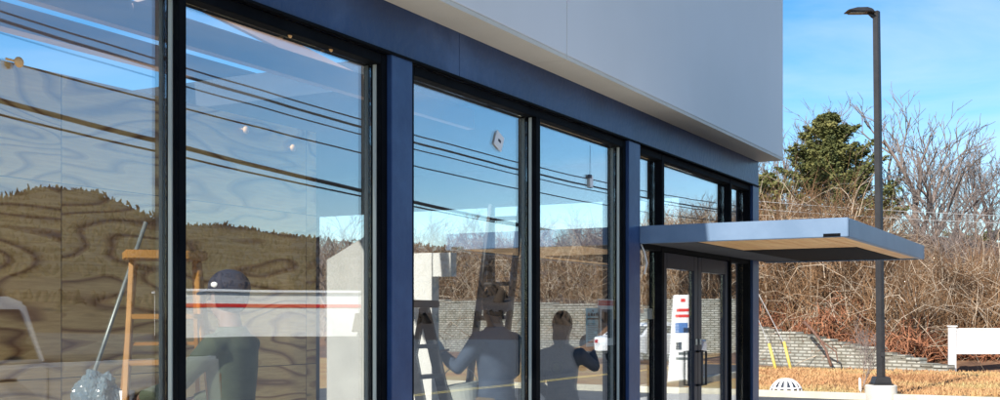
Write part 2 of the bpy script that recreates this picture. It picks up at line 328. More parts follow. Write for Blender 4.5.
for xo in (8.55, 8.75): m_.add([(xo, -20, .004), (xo+.1, -20, .004), (xo+.1, 48, .004), (xo, 48, .004)], [(0, 1, 2, 3)])
tag(m_.build('street_centre_line', 'yellow'), kind='structure')
m_ = MB()
for i in range(9):
    y = -4+i*2.75; m_.add([(4.4, y, .004), (7.9, y, .004), (7.9, y+.1, .004), (4.4, y+.1, .004)], [(0, 1, 2, 3)])
tag(m_.build('parking_bay_line', 'white'), kind='structure')

# ---------------- block retaining walls
def retaining(A, B, tops, name, label, thick=.35):
    A, B = Vector(A), Vector(B); d = B-A; ln = d.length; t = empty(name, (A.x, A.y, 0), math.atan2(d.y, d.x), label, 'retaining wall')
    wmb = MB(); cp = MB(); n = int(ln/.46)
    for i in range(n):                                   # stepped courses
        u0, u1 = ln*i/n, ln*(i+1)/n; h = max(.12, round(np.interp((u0+u1)/2/ln, [p[0] for p in tops], [p[1] for p in tops])/.075)*.075)
        jit = random.uniform(-.012, .012)
        wmb.box(u0, u1, jit, thick+jit, -.3, h); cp.box(u0+.005, u1-.005, -.04+jit, thick+.03, h, h+.09)
    wmb.build('block_course', 'block', t); cp.build('coping', 'block', t, bevel=.01); return t
retaining(WA, WB, [((x+34)/33.4, h) for x, h in zip(WTX, WTH)], 'retaining_wall', 'low pale block retaining wall straight ahead, its top stepping down behind the lamp pole')
retaining(VA, VB, [(0, 1.6), (.1, 2.4), (.8, 2.5), (1, 1.6)], 'retaining_wall', 'block retaining wall across the street, mirrored in the door glass')

# ================================================================= BUILDING
B = empty('storefront_building', (0, 6, 0), 0, 'navy blue shopfront with black framed windows under a projecting white fascia', 'building')
B.location = (0, 0, 0)
YE = 13.45; HD = 3.18; SF = 3.49; Y0 = -3.0
Ypa = (5.60, 5.83); Ypb = (9.33, 9.60)
# header, cut in boards with fine joints
js = [Y0, .5, 6.40, YE]
for a, b in zip(js[:-1], js[1:]): bx('wall_panel', 'blue_wall', -.16, 0, a+.003, b-.003, HD, SF+.1, B)
for a, b in (Ypa, Ypb, (13.20, YE)): bx('pillar', 'blue', -.16, 0.004, a, b, 0, HD-.003, B, bevel=.004)
bx('pillar', 'blue', -.16, .004, -3.0, -2.77, 0, HD-.003, B)
# small drip flashing over the heads
bx('head_flashing', 'black', -.02, .018, Y0, YE, HD-.008, HD+.006, B)
# fascia
fj = [Y0, .5, 7.44, YE+.02]
for a, b in zip(fj[:-1], fj[1:]): bx('fascia_panel', 'white_panel', .272, .29, a+.004, b-.004, SF+.02, 5.6, B, bevel=.003)
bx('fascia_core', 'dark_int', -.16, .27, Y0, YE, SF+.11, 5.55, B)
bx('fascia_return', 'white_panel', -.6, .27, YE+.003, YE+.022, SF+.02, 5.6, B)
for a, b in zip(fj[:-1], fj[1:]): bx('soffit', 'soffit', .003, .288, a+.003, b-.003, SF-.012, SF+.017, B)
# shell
bx('roof', 'dark_int', -9.2, -.165, 8.0, YE, SF+.101, SF+.35, B)  # left off the near bays so sky light falls on the plywood
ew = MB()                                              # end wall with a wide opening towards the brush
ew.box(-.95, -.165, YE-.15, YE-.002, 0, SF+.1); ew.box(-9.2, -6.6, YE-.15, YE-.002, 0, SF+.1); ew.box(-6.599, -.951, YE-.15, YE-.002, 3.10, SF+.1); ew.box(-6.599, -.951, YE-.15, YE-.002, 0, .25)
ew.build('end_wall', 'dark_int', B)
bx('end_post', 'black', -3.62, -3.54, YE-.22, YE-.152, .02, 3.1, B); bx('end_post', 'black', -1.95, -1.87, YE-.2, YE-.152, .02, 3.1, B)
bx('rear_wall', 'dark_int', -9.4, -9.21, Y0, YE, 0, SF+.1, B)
bx('floor_slab', 'floor_int', -9.2, -.165, Y0+.16, YE-.16, -.05, .02, B)
bx('shade_strip', 'dark_int', -.95, -.166, 4.2, 7.999, SF+.102, SF+.2, B)  # added overhead strip that keeps the sun off the people
bx('plywood_partition', 'plywood', -2.06, -2.0, -2.8, 7.45, .02, 3.13, B)
bx('ceiling_beam', 'stud', -1.05, -.98, -2.8, 8.3, 3.20, 3.36, B)
bx('ceiling_beam', 'stud', -4.05, -3.9, -2.8, 9.5, 3.9, 4.1, B)
q = MB(); q.bar((-1.0, 4.5, 3.30), (-1.7, 5.6, 3.75), .05, .09); q.bar((-1.7, 5.6, 3.78), (-1.0, 6.7, 3.30), .05, .09); q.build('roof_brace', 'stud', B)
p_ = MB(); p_.box(-1.5, -1.0, 7.65, 7.76, .02, 2.12); p_.box(-.995, -.83, 7.66, 7.75, 1.93, 2.118); p_.build('drywall_post', 'drywall', B)

def window(y0, y1, z0, mulls, z1=HD-.012, cols=None, rails=()):
    """frame from y0 to y1 with mullions at given (a, b); panes between"""
    f = empty('window'); f.parent = B
    XF, XB = -.025, -.155; fr = MB(); w_ = .06
    fr.box(XB, XF, y0, y0+w_, z0, z1); fr.box(XB, XF, y1-w_, y1, z0, z1)
    fr.box(XB, XF, y0+w_+.0005, y1-w_-.0005, z1-w_, z1); fr.box(XB, XF, y0+w_+.0005, y1-w_-.0005, z0, z0+w_)
    for a, b in mulls: fr.box(XB+.002, XF+.002, a, b, z0+w_+.0005, z1-w_-.0005)
    for r in rails: fr.box(XB+.004, XF-.002, y0+w_+.001, y1-w_-.001, r-.04, r+.04)
    fr.build('frame', 'black', f, bevel=.003)
    ed = [y0+w_]+[v for m in mulls for v in m]+[y1-w_]
    for i in range(0, len(ed), 2):
        bx('glazing_stop', 'alu', GX+.018, GX+.040, ed[i+1]-.009, ed[i+1]-.001, z0+w_+.002, z1-w_-.002, f)      # bright stop along the far jamb
        zs = [z0+w_]+list(rails)+[z1-w_]
        for j in range(len(zs)-1):
            za = zs[j]+(.04 if j else 0); zb = zs[j+1]-(.04 if j < len(zs)-2 else 0)
            bx('pane', 'glass', GX-.010, GX, ed[i]+.001, ed[i+1]-.001, za+.001, zb-.001, f)
    return f
window(2.0-2.77-2.0, Ypa[0]-.002, .12, [(2.10-.05, 2.10), (3.885, 3.935)][0:2])
window(Ypa[1]+.002, Ypb[0]-.002, .12, [(7.565, 7.635)])
# entrance
E = empty('window'); E.parent = B; fr = MB(); XF, XB = -.025, -.155; TR = 2.24
yy = [9.602, 9.66, 10.23, 10.30, 12.40, 12.46, 13.14, 13.198]
for a, b in ((yy[0], yy[1]), (yy[2], yy[3]), (yy[4], yy[5]), (yy[6], yy[7])): fr.box(XB, XF, a, b, 0, HD-.012)
for a, b in ((yy[1], yy[2]), (yy[3], yy[4]), (yy[5], yy[6])):
    fr.box(XB, XF-.002, a+.0005, b-.0005, HD-.072, HD-.012); fr.box(XB, XF-.002, a+.0005, b-.0005, TR, TR+.13)
for a, b in ((yy[1], yy[2]), (yy[5], yy[6])): fr.box(XB, XF-.002, a+.0005, b-.0005, .02, .16)
fr.build('frame', 'black', E, bevel=.003)
for a, b in ((yy[1], yy[2]), (yy[3], yy[4]), (yy[5], yy[6])): bx('pane', 'glass', GX-.01, GX, a+.001, b-.001, TR+.131, HD-.073, E)
for a, b in ((yy[1], yy[2]), (yy[5], yy[6])): bx('pane', 'glass', GX-.01, GX, a+.001, b-.001, .161, TR-.001, E)
def door(a, b, hside):
    d = empty('door'); d.parent = B; f = MB(); X0, X1 = -.11, -.045; z1 = TR-.006
    f.box(X0, X1, a, a+.115, .02, z1); f.box(X0, X1, b-.115, b, .02, z1)
    f.box(X0, X1, a+.1155, b-.1155, z1-.15, z1); f.box(X0, X1, a+.1155, b-.1155, .02, .27); f.build('door_frame', 'door_black', d, bevel=.004)
    bx('pane', 'glass', -.085, -.075, a+.116, b-.116, .271, z1-.151, d)
    yh = b-.06 if hside else a+.06
    h = MB(); h.tube([(-.04, yh, .9), (.02, yh, .9), (.02, yh, 1.25), (-.04, yh, 1.25)], .012, 8); h.build('handle', 'dark_metal', d, smooth=True)
    bx('lock', 'alu', -.044, -.036, yh-.02, yh+.02, 1.32, 1.38, d)
door(10.308, 11.345, True); door(11.355, 12.392, False)
# canopy over the entrance
CN = empty('entrance_canopy'); CN.parent = B
c0, c1, cq, cz0, cz1 = 9.58, 13.76, 1.84, 2.272, 2.432
cf = MB(); t_ = .05
cf.box(.006, cq, c0, c0+t_, cz0, cz1); cf.box(.006, cq, c1-t_, c1, cz0, cz1); cf.box(cq-t_, cq, c0+t_+.0005, c1-t_-.0005, cz0, cz1)
cf.build('canopy_frame', 'canopy_blue', CN, bevel=.005)
bx('canopy_deck', 'dark_metal', .006, cq-t_-.001, c0+t_+.001, c1-t_-.001, cz1-.03, cz1-.008, CN)
MT['cedar_board'] = noisy('cedar_board', (.74, .40, .15), (.90, .60, .28), 2, .45, 10, stretch=(8, .6, 4))
for i in range(13):                                      # boards; the far ones stop at the dark panel
    x0 = .47+i*.1013; wd = MB(); wd.box(x0, x0+.094, c0+t_+.002, (c1-t_-.002) if i > 10 else 11.25, cz0+.014, cz0+.034); wd.build('soffit_board', 'cedar_board', CN)
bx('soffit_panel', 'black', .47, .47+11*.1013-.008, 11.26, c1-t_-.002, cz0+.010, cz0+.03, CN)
bx('inner_panel', 'dark_int', .008, .46, c0+t_+.002, c1-t_-.002, cz0+.01, cz1-.036, CN)  # dark panel along the wall side of the canopy underside
bx('light_slot', 'black', cq-.20, cq-.06, c0-.004, c0+.0, cz0+.004, cz0+.03, CN)
wr = MB(); wr.tube([(-.0, 9.63, 2.27), (.02, 9.66, 2.2), (.03, 9.70, 2.1), (.015, 9.67, 2.0)], .008, 6); tag(wr.build('loose_wire', 'white', smooth=True), 'short loose white wire hanging under the canopy by the wall', 'wire')

# ================================================================= THINGS ON AND BEHIND THE GLASS
def py(x, X): return onwall(x, CAMX-X)
def pz(x, y, X):
    Y = py(x, X); z = math.sin(YAW)*(CAMX-X)+math.cos(YAW)*Y; return Y, hz(y, z)
def clip(x, y, X, label, sz=.02):
    Y, Z = pz(x, y, X); t = MB().ball((X, Y, Z), (sz*.6, sz, sz), 10, 6); t.tube([(X-.03, Y-.04, Z+.01), (X, Y, Z)], .005, 6)
    tag(t.build('glass_clip', 'clip', smooth=True), label, 'clip', 'amber clips on the windows')
clip(19, 62, -.07, 'amber clip stuck to the leftmost pane near its left edge', .022)
clip(290, 35, -.07, 'left of the two amber clips at the head of the second pane', .016)
clip(331, 49, -.07, 'right of the two amber clips at the head of the second pane', .016)
clip(246, 130, -1.97, 'left of the two small amber knobs low on the pale plywood', .03)
clip(293, 148, -1.97, 'right of the two small amber knobs low on the pale plywood', .03)
# the two square labels
def plate(x, y, sz, rot, name, label, cat):
    Y, Z = pz(x, y, GX); m = Matrix.Translation((GX+.008, Y, Z)) @ Matrix.Rotation(rot, 4, 'X')
    t = empty(name, (0, 0, 0), 0, label, cat)
    MB().box(-.004, .004, -sz/2, sz/2, -sz/2, sz/2, m).build('plate', 'white', t, bevel=.002)
    MB().box(.0042, .0065, -sz*.16, sz*.16, -sz*.08, sz*.08, m).build('print', 'ink', t)
plate(498, 141, .115, R(-24), 'window_sticker', 'tilted square white sticker high on the third pane', 'sticker')
Y, Z = pz(590, 181, GX)
t = empty('sensor_tag', (GX+.006, Y, Z), 0, 'small white tag on a thread high on the fourth pane', 'tag')
MB().box(-.004, .01, -.035, .035, -.06, .05).build('plate', 'white', t, bevel=.008); MB().tube([(0, 0, .05), (0, -.005, .3)], .0015, 5).build('thread', 'ink', t); MB().box(-.002, .012, -.05, -.005, .02, .05).build('clasp', 'ink', t)
# posters
def poster(x0, x1, y0, y1, X, name, label, body, parts):
    Ya, za = pz(x0, y0, X); Yb, _ = pz(x1, y0, X); _, zb = pz(x0, y1, X)
    t = empty(name, (X, Ya, zb), 0, label, 'poster'); W, H = Yb-Ya, za-zb
    bx('sheet', body, -.002, .002, 0, W, 0, H, t)
    for u0, u1, v0, v1, m in parts: bx('print', m, .0022, .0034, W*u0, W*u1, H*v0, H*v1, t)
    return t
poster(586, 599.5, 308, 347, GX-.02, 'notice_poster', 'tall light blue notice with a dark heading bar on the fourth pane', 'poster_blue',
       [(.42, .56, .9, .95, 'ink'), (.12, .24, .79, .87, 'ink'), (.3, .45, .79, .87, 'ink'), (.5, .64, .79, .87, 'ink'), (.7, .86, .79, .87, 'ink'), (.08, .9, .70, .74, 'ink')]
       + [(.12, .55+.3*random.random(), .18+.045*i, .195+.045*i, 'ladder_alu') for i in range(10)] + [(.1, .88, .10, .14, 'ink')])
poster(598, 613.5, 299, 346, GX-.02, 'framed_poster', 'white framed dark poster topped by a red band beside the blue notice', 'white',
       [(.0, .98, .86, .975, 'red'), (.08, .86, .9, .912, 'white'), (.22, .9, .16, .78, 'ink'), (.34, .8, .5, .72, 'ladder_alu'), (.3, .6, .25, .4, 'ladder_alu')])
# tapering white pylon sign by the street, mirrored in the left door
X, Y = M(681, 27); t = empty('pylon_sign', (X, Y, 0), math.atan2(-Y, -4.0-X)+R(90), 'tapering white pylon sign with red lines and a blue picture, mirrored in the left door', 'sign')
MB().prism([(-.36, 0), (.36, 0), (.22, 2.15), (-.22, 2.15)], -.06, .06, lambda u, v, a: Vector((u, a, v))).build('panel', 'white', t, bevel=.01)
for u0, u1, v0, v1, m in [(-.06, .06, 1.98, 2.06, 'red'), (-.17, .15, 1.75, 1.82, 'red'), (-.15, .18, 1.61, 1.68, 'red'), (-.12, .18, 1.24, 1.48, 'print_blue'), (-.16, -.02, 1.25, 1.36, 'ink'), (-.2, .1, .72, .78, 'ladder_alu'), (-.2, .16, .60, .66, 'ladder_alu'), (.02, .16, .84, 1.02, 'ink')]:
    bx('print', m, u0, u1, -.066, -.0605, v0, v1, t)
Y, Z = pz(646, 314, GX-.02); tag(bx('door_notice', 'white', GX-.022, GX-.019, Y-.25, Y+.22, Z-.05, Z+.05), 'small white strip notice on the side light left of the doors', 'notice')

# interior white panel leaning
t = MB(); t.prism([(0, .03), (.38, .03), (.38, 2.24), (0, 2.06)], 0, .03, lambda u, v, a: Vector((-1.70+u, 7.20+a, v)))
tag(t.build('wall_board', 'board_grey', bevel=.003), 'tall white board leaning by the end of the plywood partition', 'board')
def ladder(name, loc, rz, h, wbot, wtop, spread, mt, label, nr=7, group=None, mt2=None):
    t = empty(name, loc, rz, label, 'ladder', group); mt2 = mt2 or mt
    def P(s, f, z): k = z/h; return Vector((s*(wbot*(1-k)+wtop*k)/2, f*spread/2*(1-k), z))
    for s in (-1, 1):
        MB().bar(P(s, -1, 0), P(s, -1, h), .03, .085).build('rail', mt, t, bevel=.004)
        MB().bar(P(s*.93, 1, 0), P(s*.93, 1, h-.03), .025, .05).build('rear_rail', mt, t, bevel=.003)
    for i in range(nr):
        z = .28+i*(h-.35)/nr; a, b = P(-1, -1, z), P(1, -1, z); MB().bar(a, b, .085, .028).build('step', mt2, t)
        if i % 2 == 0: a, b = P(-.93, 1, z+.1), P(.93, 1, z+.1); MB().bar(a, b, .03, .02).build('brace', mt2, t)
    MB().box(-wtop/2-.05, wtop/2+.05, -.11, .11, h-.005, h+.05).build('top_cap', mt2, t, bevel=.008)
    return t
def straight_ladder(b0, b1, t0, t1, n, label):
    P = lambda q: Vector((*D(q[0], q[2]), q[1] if len(q) < 4 else q[3]))
    B0, B1, T0, T1 = [Vector((*D(x, z), h)) for x, h, z in (b0, b1, t0, t1)]; c = (B0+B1)/2; t = empty('extension_ladder', (c.x, c.y, 0), 0, label, 'ladder')
    o_ = Vector((c.x, c.y, 0)); B0, B1, T0, T1 = B0-o_, B1-o_, T0-o_, T1-o_
    for a_, b_ in ((B0, T0), (B1, T1)): MB().bar(a_, b_, .03, .085).build('rail', 'ladder_black', t, bevel=.004); MB().box(a_.x-.03, a_.x+.03, a_.y-.05, a_.y+.05, .02, .06).build('foot', 'tyre', t)
    for i in range(n):
        u = (i+.6)/n; MB().tube([B0.lerp(T0, u), B1.lerp(T1, u)], .019, 8).build('rung', 'ladder_black', t)
    return t
straight_ladder((452, .03, 8.9), (488, .03, 8.9), (492, hz(206, 9.6), 9.6), (521, hz(205, 9.6), 9.6), 9, 'tall dark ladder leaning behind the worker with the bucket')
X, Y = D(414, 8.3); ladder('step_ladder', (X, Y, .02), YAW+R(62), 1.66, .42, .28, .8, 'ladder_black', 'short black step ladder beside the white post, one leg slanting', 6)
X, Y = D(165, 6.6); ladder('step_ladder', (X, Y, .02), YAW+R(22), 1.92, .62, .36, 1.1, 'orange', 'orange step ladder in front of the plywood partition', 6)
# diagonal pole against the partition
a = D(55, 6.7); b = D(146, 6.9); tag(MB().tube([(a[0], a[1], .6), (b[0], b[1], hz(222, 6.9))], .013, 8).build('leaning_pole', 'ladder_alu', smooth=True), 'thin grey pole leaning diagonally across the plywood', 'pole')
# crumpled plastic wrap on a saw-horse table
def crumple():
    X, Y = D(96, 6.5); t = empty('work_bench', (X, Y, 0), YAW, 'work bench behind the leftmost pane carrying crumpled plastic', 'bench')
    bx('bench_top', 'stud', -.6, .6, -.3, .3, .94, .98, t)
    for sx in (-1, 1):
        for sy in (-1, 1): bx('leg', 'stud', sx*.55-.03, sx*.55+.03, sy*.25-.03, sy*.25+.03, .02, .938, t)
    bm = bmesh.new(); bmesh.ops.create_icosphere(bm, subdivisions=5, radius=1)
    for v in bm.verts:
        p = v.co.copy(); n = 1+.22*mnoise.noise(p*2.2)+.14*abs(mnoise.noise(p*5.1))+.10*abs(mnoise.noise(p*11+Vector((3, 1, 2))))
        v.co = Vector((p.x*.135*n, p.y*.11*n, p.z*.17*n+.13)); v.co.z = max(v.co.z, .0)
    me = bpy.data.meshes.new('plastic_wrap'); bm.to_mesh(me); bm.free()
    MT['wrap'] = mat('plastic_wrap', (.10, .14, .17), .16, 0, .9); me.materials.append(MT['wrap'])
    o = link(bpy.data.objects.new('plastic_wrap', me)); o.location = (X, Y, .98); o.rotation_euler = (0, 0, YAW)
    tag(o, 'crumpled pale blue plastic wrap heaped on the work bench', 'plastic wrap')
crumple()

# ================================================================= PEOPLE
def remesh(mb, name, mt, parent, vox, smooth_it=4):
    me = bpy.data.meshes.new(name+'_raw'); me.from_pydata(mb.v, [], mb.f)
    bm = bmesh.new(); bm.from_mesh(me); bmesh.ops.recalc_face_normals(bm, faces=bm.faces); bm.to_mesh(me); bm.free()
    o = bpy.data.objects.new(name, me); COL.objects.link(o)
    r = o.modifiers.new('r', 'REMESH'); r.mode = 'VOXEL'; r.voxel_size = vox
    s_ = o.modifiers.new('s', 'SMOOTH'); s_.factor = .5; s_.iterations = smooth_it
    dg = bpy.context.evaluated_depsgraph_get(); m2 = bpy.data.meshes.new_from_object(o.evaluated_get(dg)); o.modifiers.clear(); o.data = m2
    for p in m2.polygons: p.use_smooth = True
    m2.materials.clear(); m2.materials.append(MT[mt]); o.parent = parent; return o
def hand(mb, wrist, d, palm_n, curl=.6, s=1.):
    """palm, four unequal curled fingers and a thumb leaving the side of the palm"""
    d = d.normalized(); n = (palm_n-d*palm_n.dot(d)).normalized(); sd_ = d.cross(n)
    pc = wrist+d*.05*s
    mb.tube([wrist-d*.01, wrist+d*.03*s, wrist+d*.088*s], [(.026*s, .02*s), (.038*s, .018*s), (.04*s, .014*s)], 10, side=sd_)
    for i, (o, ln) in enumerate(zip((-.030, -.010, .010, .030), (.062, .074, .070, .054))):
        p = wrist+d*.08*s+sd_*o*s; pts = [p]; dd = d.copy()
        for k in range(3):
            a = curl*(.45+.35*k); dd = (dd*math.cos(a)+n*math.sin(a)).normalized(); p = p+dd*ln*s*(.42, .33, .25)[k]; pts.append(p)
        mb.tube(pts, [.0098*s, .009*s, .0085*s, .007*s], 8)
    p = wrist+d*.025*s-sd_*.034*s; td = (d*.6-sd_*.75+n*.35).normalized(); p2 = p+td*.04*s; td2 = (d*.85-sd_*.1+n*.5).normalized()
    mb.tube([p, p2, p2+td2*.03*s, p2+td2*.052*s], [.014*s, .0115*s, .0105*s, .008*s], 8)
def person(loc, rz, H, armL, armR, top, legs, label, look=(0, 0), hairstyle='short', cap=False, female=False, lean=0., shoe='ladder_black', headpitch=0):
    t = empty('person', loc, rz, label, 'person'); k = H/1.8; V3 = lambda x, y, z: Vector((x*k, y*k, z*k))
    sh = .19 if not female else .165; hp = .095; ln = lambda z: lean*max(0, z-.95)
    pel = V3(0, 0, .95); neck = V3(0, ln(1.5)+.0, 1.50); hd = V3(0, ln(1.66)+.025, 1.665)
    bod = MB(); X1 = Vector((1, 0, 0))
    tw = .9 if female else 1
    tors = [(.90, .15, .105), (1.0, .155*1.0, .11), (1.12, .135*tw, .10), (1.28, .155*tw, .115), (1.40, .175*tw, .115), (1.47, .12, .08)]
    bod.tube([V3(0, ln(z), z) for z, a, b in tors], [(a*k, b*k) for z, a, b in tors], 20, side=X1)
    bod.tube([V3(0, ln(1.44), 1.44), V3(0, ln(1.5)+.008, 1.52), hd-V3(0, .0, .06)], [.072*k, .063*k, .060*k], 14)
    # head
    bod.ball(hd+V3(0, 0, .02), (.076*k, .096*k, .118*k), 20, 14); bod.ball(hd+V3(0, .03, -.055), (.056*k, .062*k, .062*k), 16, 10)
    bod.tube([hd+V3(0, .088, .035), hd+V3(0, .118, -.012), hd+V3(0, .09, -.022)], [.009*k, .015*k, .012*k], 8)
    for s in (-1, 1):
        bod.ball(hd+V3(s*.078, -.005, 0), (.010*k, .02*k, .032*k), 8, 6)
        bod.ball(hd+V3(s*.03, .082, .045), (.02*k, .012*k, .008*k), 8, 6)
    bod.ball(hd+V3(0, .088, -.05), (.024*k, .01*k, .007*k), 8, 6); bod.ball(hd+V3(0, .088, -.062), (.02*k, .01*k, .007*k), 8, 6)
    jk = MB(); jt = [(.88, .172, .125), (.98, .17, .128), (1.12, .155*tw, .12), (1.28, .175*tw, .135), (1.40, .190*tw, .132), (1.475, .125, .095), (1.515, .078, .075)]
    jk.tube([V3(0, ln(z), z) for z, a, b in jt], [(a*k, b*k) for z, a, b in jt], 22, side=X1)
    hands = []
    for s, arm in ((-1, armL), (1, armR)):
        S0 = V3(s*sh, ln(1.42), 1.42); e, wv, pn, cu = arm; El, Wr = V3(*e), V3(*wv)
        bod.tube([S0, (S0+El)/2, El, (El*.6+Wr*.4), Wr], [.048*k, .045*k, .037*k, .036*k, .026*k], 12)
        dd = (Wr-El).normalized(); hand(bod, Wr, dd, Vector(pn), cu, k); hands.append(Wr+dd*.08*k)
        jk.tube([S0-V3(s*.06, 0, .0), S0+V3(s*.005, 0, 0), (S0+El)/2, El, (El*.6+Wr*.4), Wr-dd*.02*k], [.07*k, .072*k, .060*k, .054*k, .05*k, .042*k], 14)
    tr = MB()
    for s in (-1, 1):
        hip, kn, an = V3(s*hp, 0, .92), V3(s*(hp+.015), .025, .50), V3(s*(hp+.02), 0, .085)
        bod.tube([hip, (hip+kn)/2, kn, (kn*.7+an*.3), an], [.085*k, .074*k, .054*k, .056*k, .036*k], 14)
        bod.tube([an-V3(0, .05, .045), an+V3(0, .06, -.05), an+V3(0, .15, -.06)], [.035*k, .035*k, .025*k], 10)
        tr.tube([hip+V3(0, 0, .06), (hip+kn)/2, kn, (kn*.6+an*.4), an+V3(0, 0, -.01)], [.10*k, .092*k, .072*k, .066*k, .06*k], 16)
        b_ = MB(); b_.tube([an+V3(0, -.07, -.03), an+V3(0, .0, -.03), an+V3(0, .09, -.045), an+V3(0, .19, -.055)], [(.036*k, .042*k), (.042*k, .05*k), (.046*k, .038*k), (.03*k, .024*k)], 12, side=X1)
        b_.build('shoe', shoe, t, smooth=True)
    tr.tube([V3(0, 0, .84), V3(0, 0, .92), V3(0, 0, 1.0)], [(.15*k, .11*k), (.168*k, .122*k), (.16*k, .118*k)], 20, side=X1)
    remesh(bod, 'body', 'skin', t, .0075, 3); remesh(jk, 'top', top, t, .014, 5); remesh(tr, 'trousers', legs, t, .014, 5)
    for s in (-1, 1):
        e_ = MB().ball(hd+V3(s*.03, .086, .028), (.012*k, .008*k, .007*k), 8, 6); e_.build('eye', 'ink', t, smooth=True)
    hr = MB(); hr.ball(hd+V3(0, -.016, .035), (.095*k, .110*k, .128*k), 20, 12)
    if hairstyle == 'bun': hr.ball(hd+V3(0, -.115, .055), (.045*k, .045*k, .045*k), 14, 10); hr.tube([hd+V3(0, -.06, .02), hd+V3(0, -.09, -.10), hd+V3(0, -.10, -.19)], [(.075*k, .05*k), (.07*k, .045*k), (.04*k, .03*k)], 12, side=X1)
    hh = remesh(hr, 'hair', 'hair', t, .012, 2)
    # keep the face free: push the front of the hair inside the head
    for v in hh.data.vertices:
        q_ = v.co-hd
        if q_.y > .045*k and q_.z < .07*k: v.co.y = hd.y+.04*k
        if q_.z < -.075*k and hairstyle == 'short': v.co.z = hd.z-.075*k
    if cap:
        cp = MB(); cp.ball(hd+V3(0, -.008, .062), (.106*k, .124*k, .108*k), 22, 12)
        c_ = remesh(cp, 'cap', 'navy', t, .012, 2)
        for v in c_.data.vertices:
            if v.co.z < hd.z+.045*k: v.co.z = hd.z+.045*k
        MB().prism([(math.cos(a)*.078*k, math.sin(a)*.10*k) for a in [math.pi*i/12 for i in range(13)]], 0, .008*k, lambda u, v, a: Vector((u, hd.y+.085*k+v, hd.z+.05*k+a-v*.25))).build('cap_peak', 'navy', c_, smooth=False)
        bl = MB().ball(hd+V3(-.100, .03, .08), (.006*k, .022*k, .016*k), 8, 6).build('cap_badge', 'white', c_, smooth=True)
    return t, hands, k
def facing(v): return math.atan2(v[1], v[0])-math.pi/2
LFT = -RT
# worker with the bucket
X, Y = D(496, 8.55); fd = LFT*.75+FW*.65
P1, h1, k1 = person((X, Y, .02), facing(fd), 1.80, ((-.26, .16, 1.20), (-.16, .40, 1.30), (.3, .3, -.2), .9), ((.27, .05, 1.16), (.24, .26, 1.02), (-1, 0, 0), 1.3),
    'sweat_blue', 'khaki', 'worker in a blue grey sweatshirt with bucket and scrubbing mitt')
def hold(P, p): return P.matrix_world @ p
bpy.context.view_layer.update()
mt_ = MB(); hp_ = hold(P1, h1[0]); mt_.ball((0, 0, .02), (.045, .035, .10), 16, 10); o = mt_.build('scrub_mitt', 'glove', smooth=True); o.location = hp_+Vector((0, 0, .01)); o.rotation_euler = (R(20), R(-28), 0)
tag(o, 'grey green scrubbing mitt in the raised hand of the bucket holder', 'mitt')
X, Y = D(465, 8.5); t = empty('bucket', (X, Y, .83), 0, 'pale plastic bucket hanging below the worker arm', 'bucket')
b_ = MB(); b_.tube([(0, 0, 0), (0, 0, .26), (0, 0, .275), (0, 0, .275), (0, 0, .02)], [.105, .135, .142, .128, .1], 24, cap=True); b_.build('pail', 'bucket', t, smooth=False)
MB().tube([(.138*math.cos(a), 0, .26+.15*math.sin(a)) for a in [math.pi*i/12 for i in range(13)]], .004, 6).build('handle', 'ladder_alu', t, smooth=True)
t.rotation_euler = (R(0), R(-9), YAW)
# person in grey with bun
X, Y = D(562, 9.4); fd = FW*.75+RT*.35
P2, h2, k2 = person((X, Y, .02), facing(fd), 1.62, ((-.24, .02, 1.14), (-.2, .2, 1.0), (1, 0, 0), .8), ((.25, .20, 1.30), (.15, .36, 1.46), (-.2, .6, .1), .35),
    'sweat_grey', 'denim', 'person with dark tied hair in a grey printed sweatshirt, one arm raised', hairstyle='bun', female=True)
bpy.context.view_layer.update()
# print on the back of the sweatshirt
pr = empty('back_print'); pr.parent = P2
rg = MB(); rg.tube([(.055*math.cos(a), -.130+.0*a, 1.17+.055*math.sin(a)) for a in [2*math.pi*i/20 for i in range(21)]], (.004), 6, cap=False); rg.build('emblem', 'olive', pr); MB().ball((0, -.125, 1.17), (.03, .008, .04), 12, 8).build('emblem', 'olive', pr)
wds = MB()
for i in range(6): wds.box(-.075+i*.026, -.057+i*.026, -.133, -.120, 1.05, 1.075)
wds.build('print', 'ink', pr)
o = MB().tube([(0, 0, 0), (0, .03, 0)], [.085, .085], 28).build('round_pad', 'ladder_black', bevel=.01); hp_ = hold(P2, h2[1]); o.location = hp_+Vector((0, 0, .0)); o.rotation_euler = (0, 0, YAW)
tag(o, 'round black pad held up by the person in the grey sweatshirt', 'pad')
# man with the cap
X, Y = D(232, 6.35); fd = LFT*.95+FW*.25
P3, h3, k3 = person((X, Y, .02), facing(fd), 1.82, ((-.24, .22, 1.18), (-.14, .48, 1.12), (.6, 0, -.5), .9), ((.25, .10, 1.15), (.2, .36, 1.08), (-.5, 0, -.5), .8),
    'olive', 'khaki', 'person in a dark peaked cap and olive jacket by the orange ladder', cap=True)
bpy.context.view_layer.update()
hp_ = hold(P3, h3[0]); c_ = MB(); c_.tube([(0, 0, -.055), (0, 0, .05), (0, 0, .055)], [.032, .042, .043], 18); o = c_.build('paper_cup', 'white', smooth=False); o.location = hp_+Vector((-.01, -.03, .0)); tag(o, 'white paper cup held by the person in the cap', 'cup')

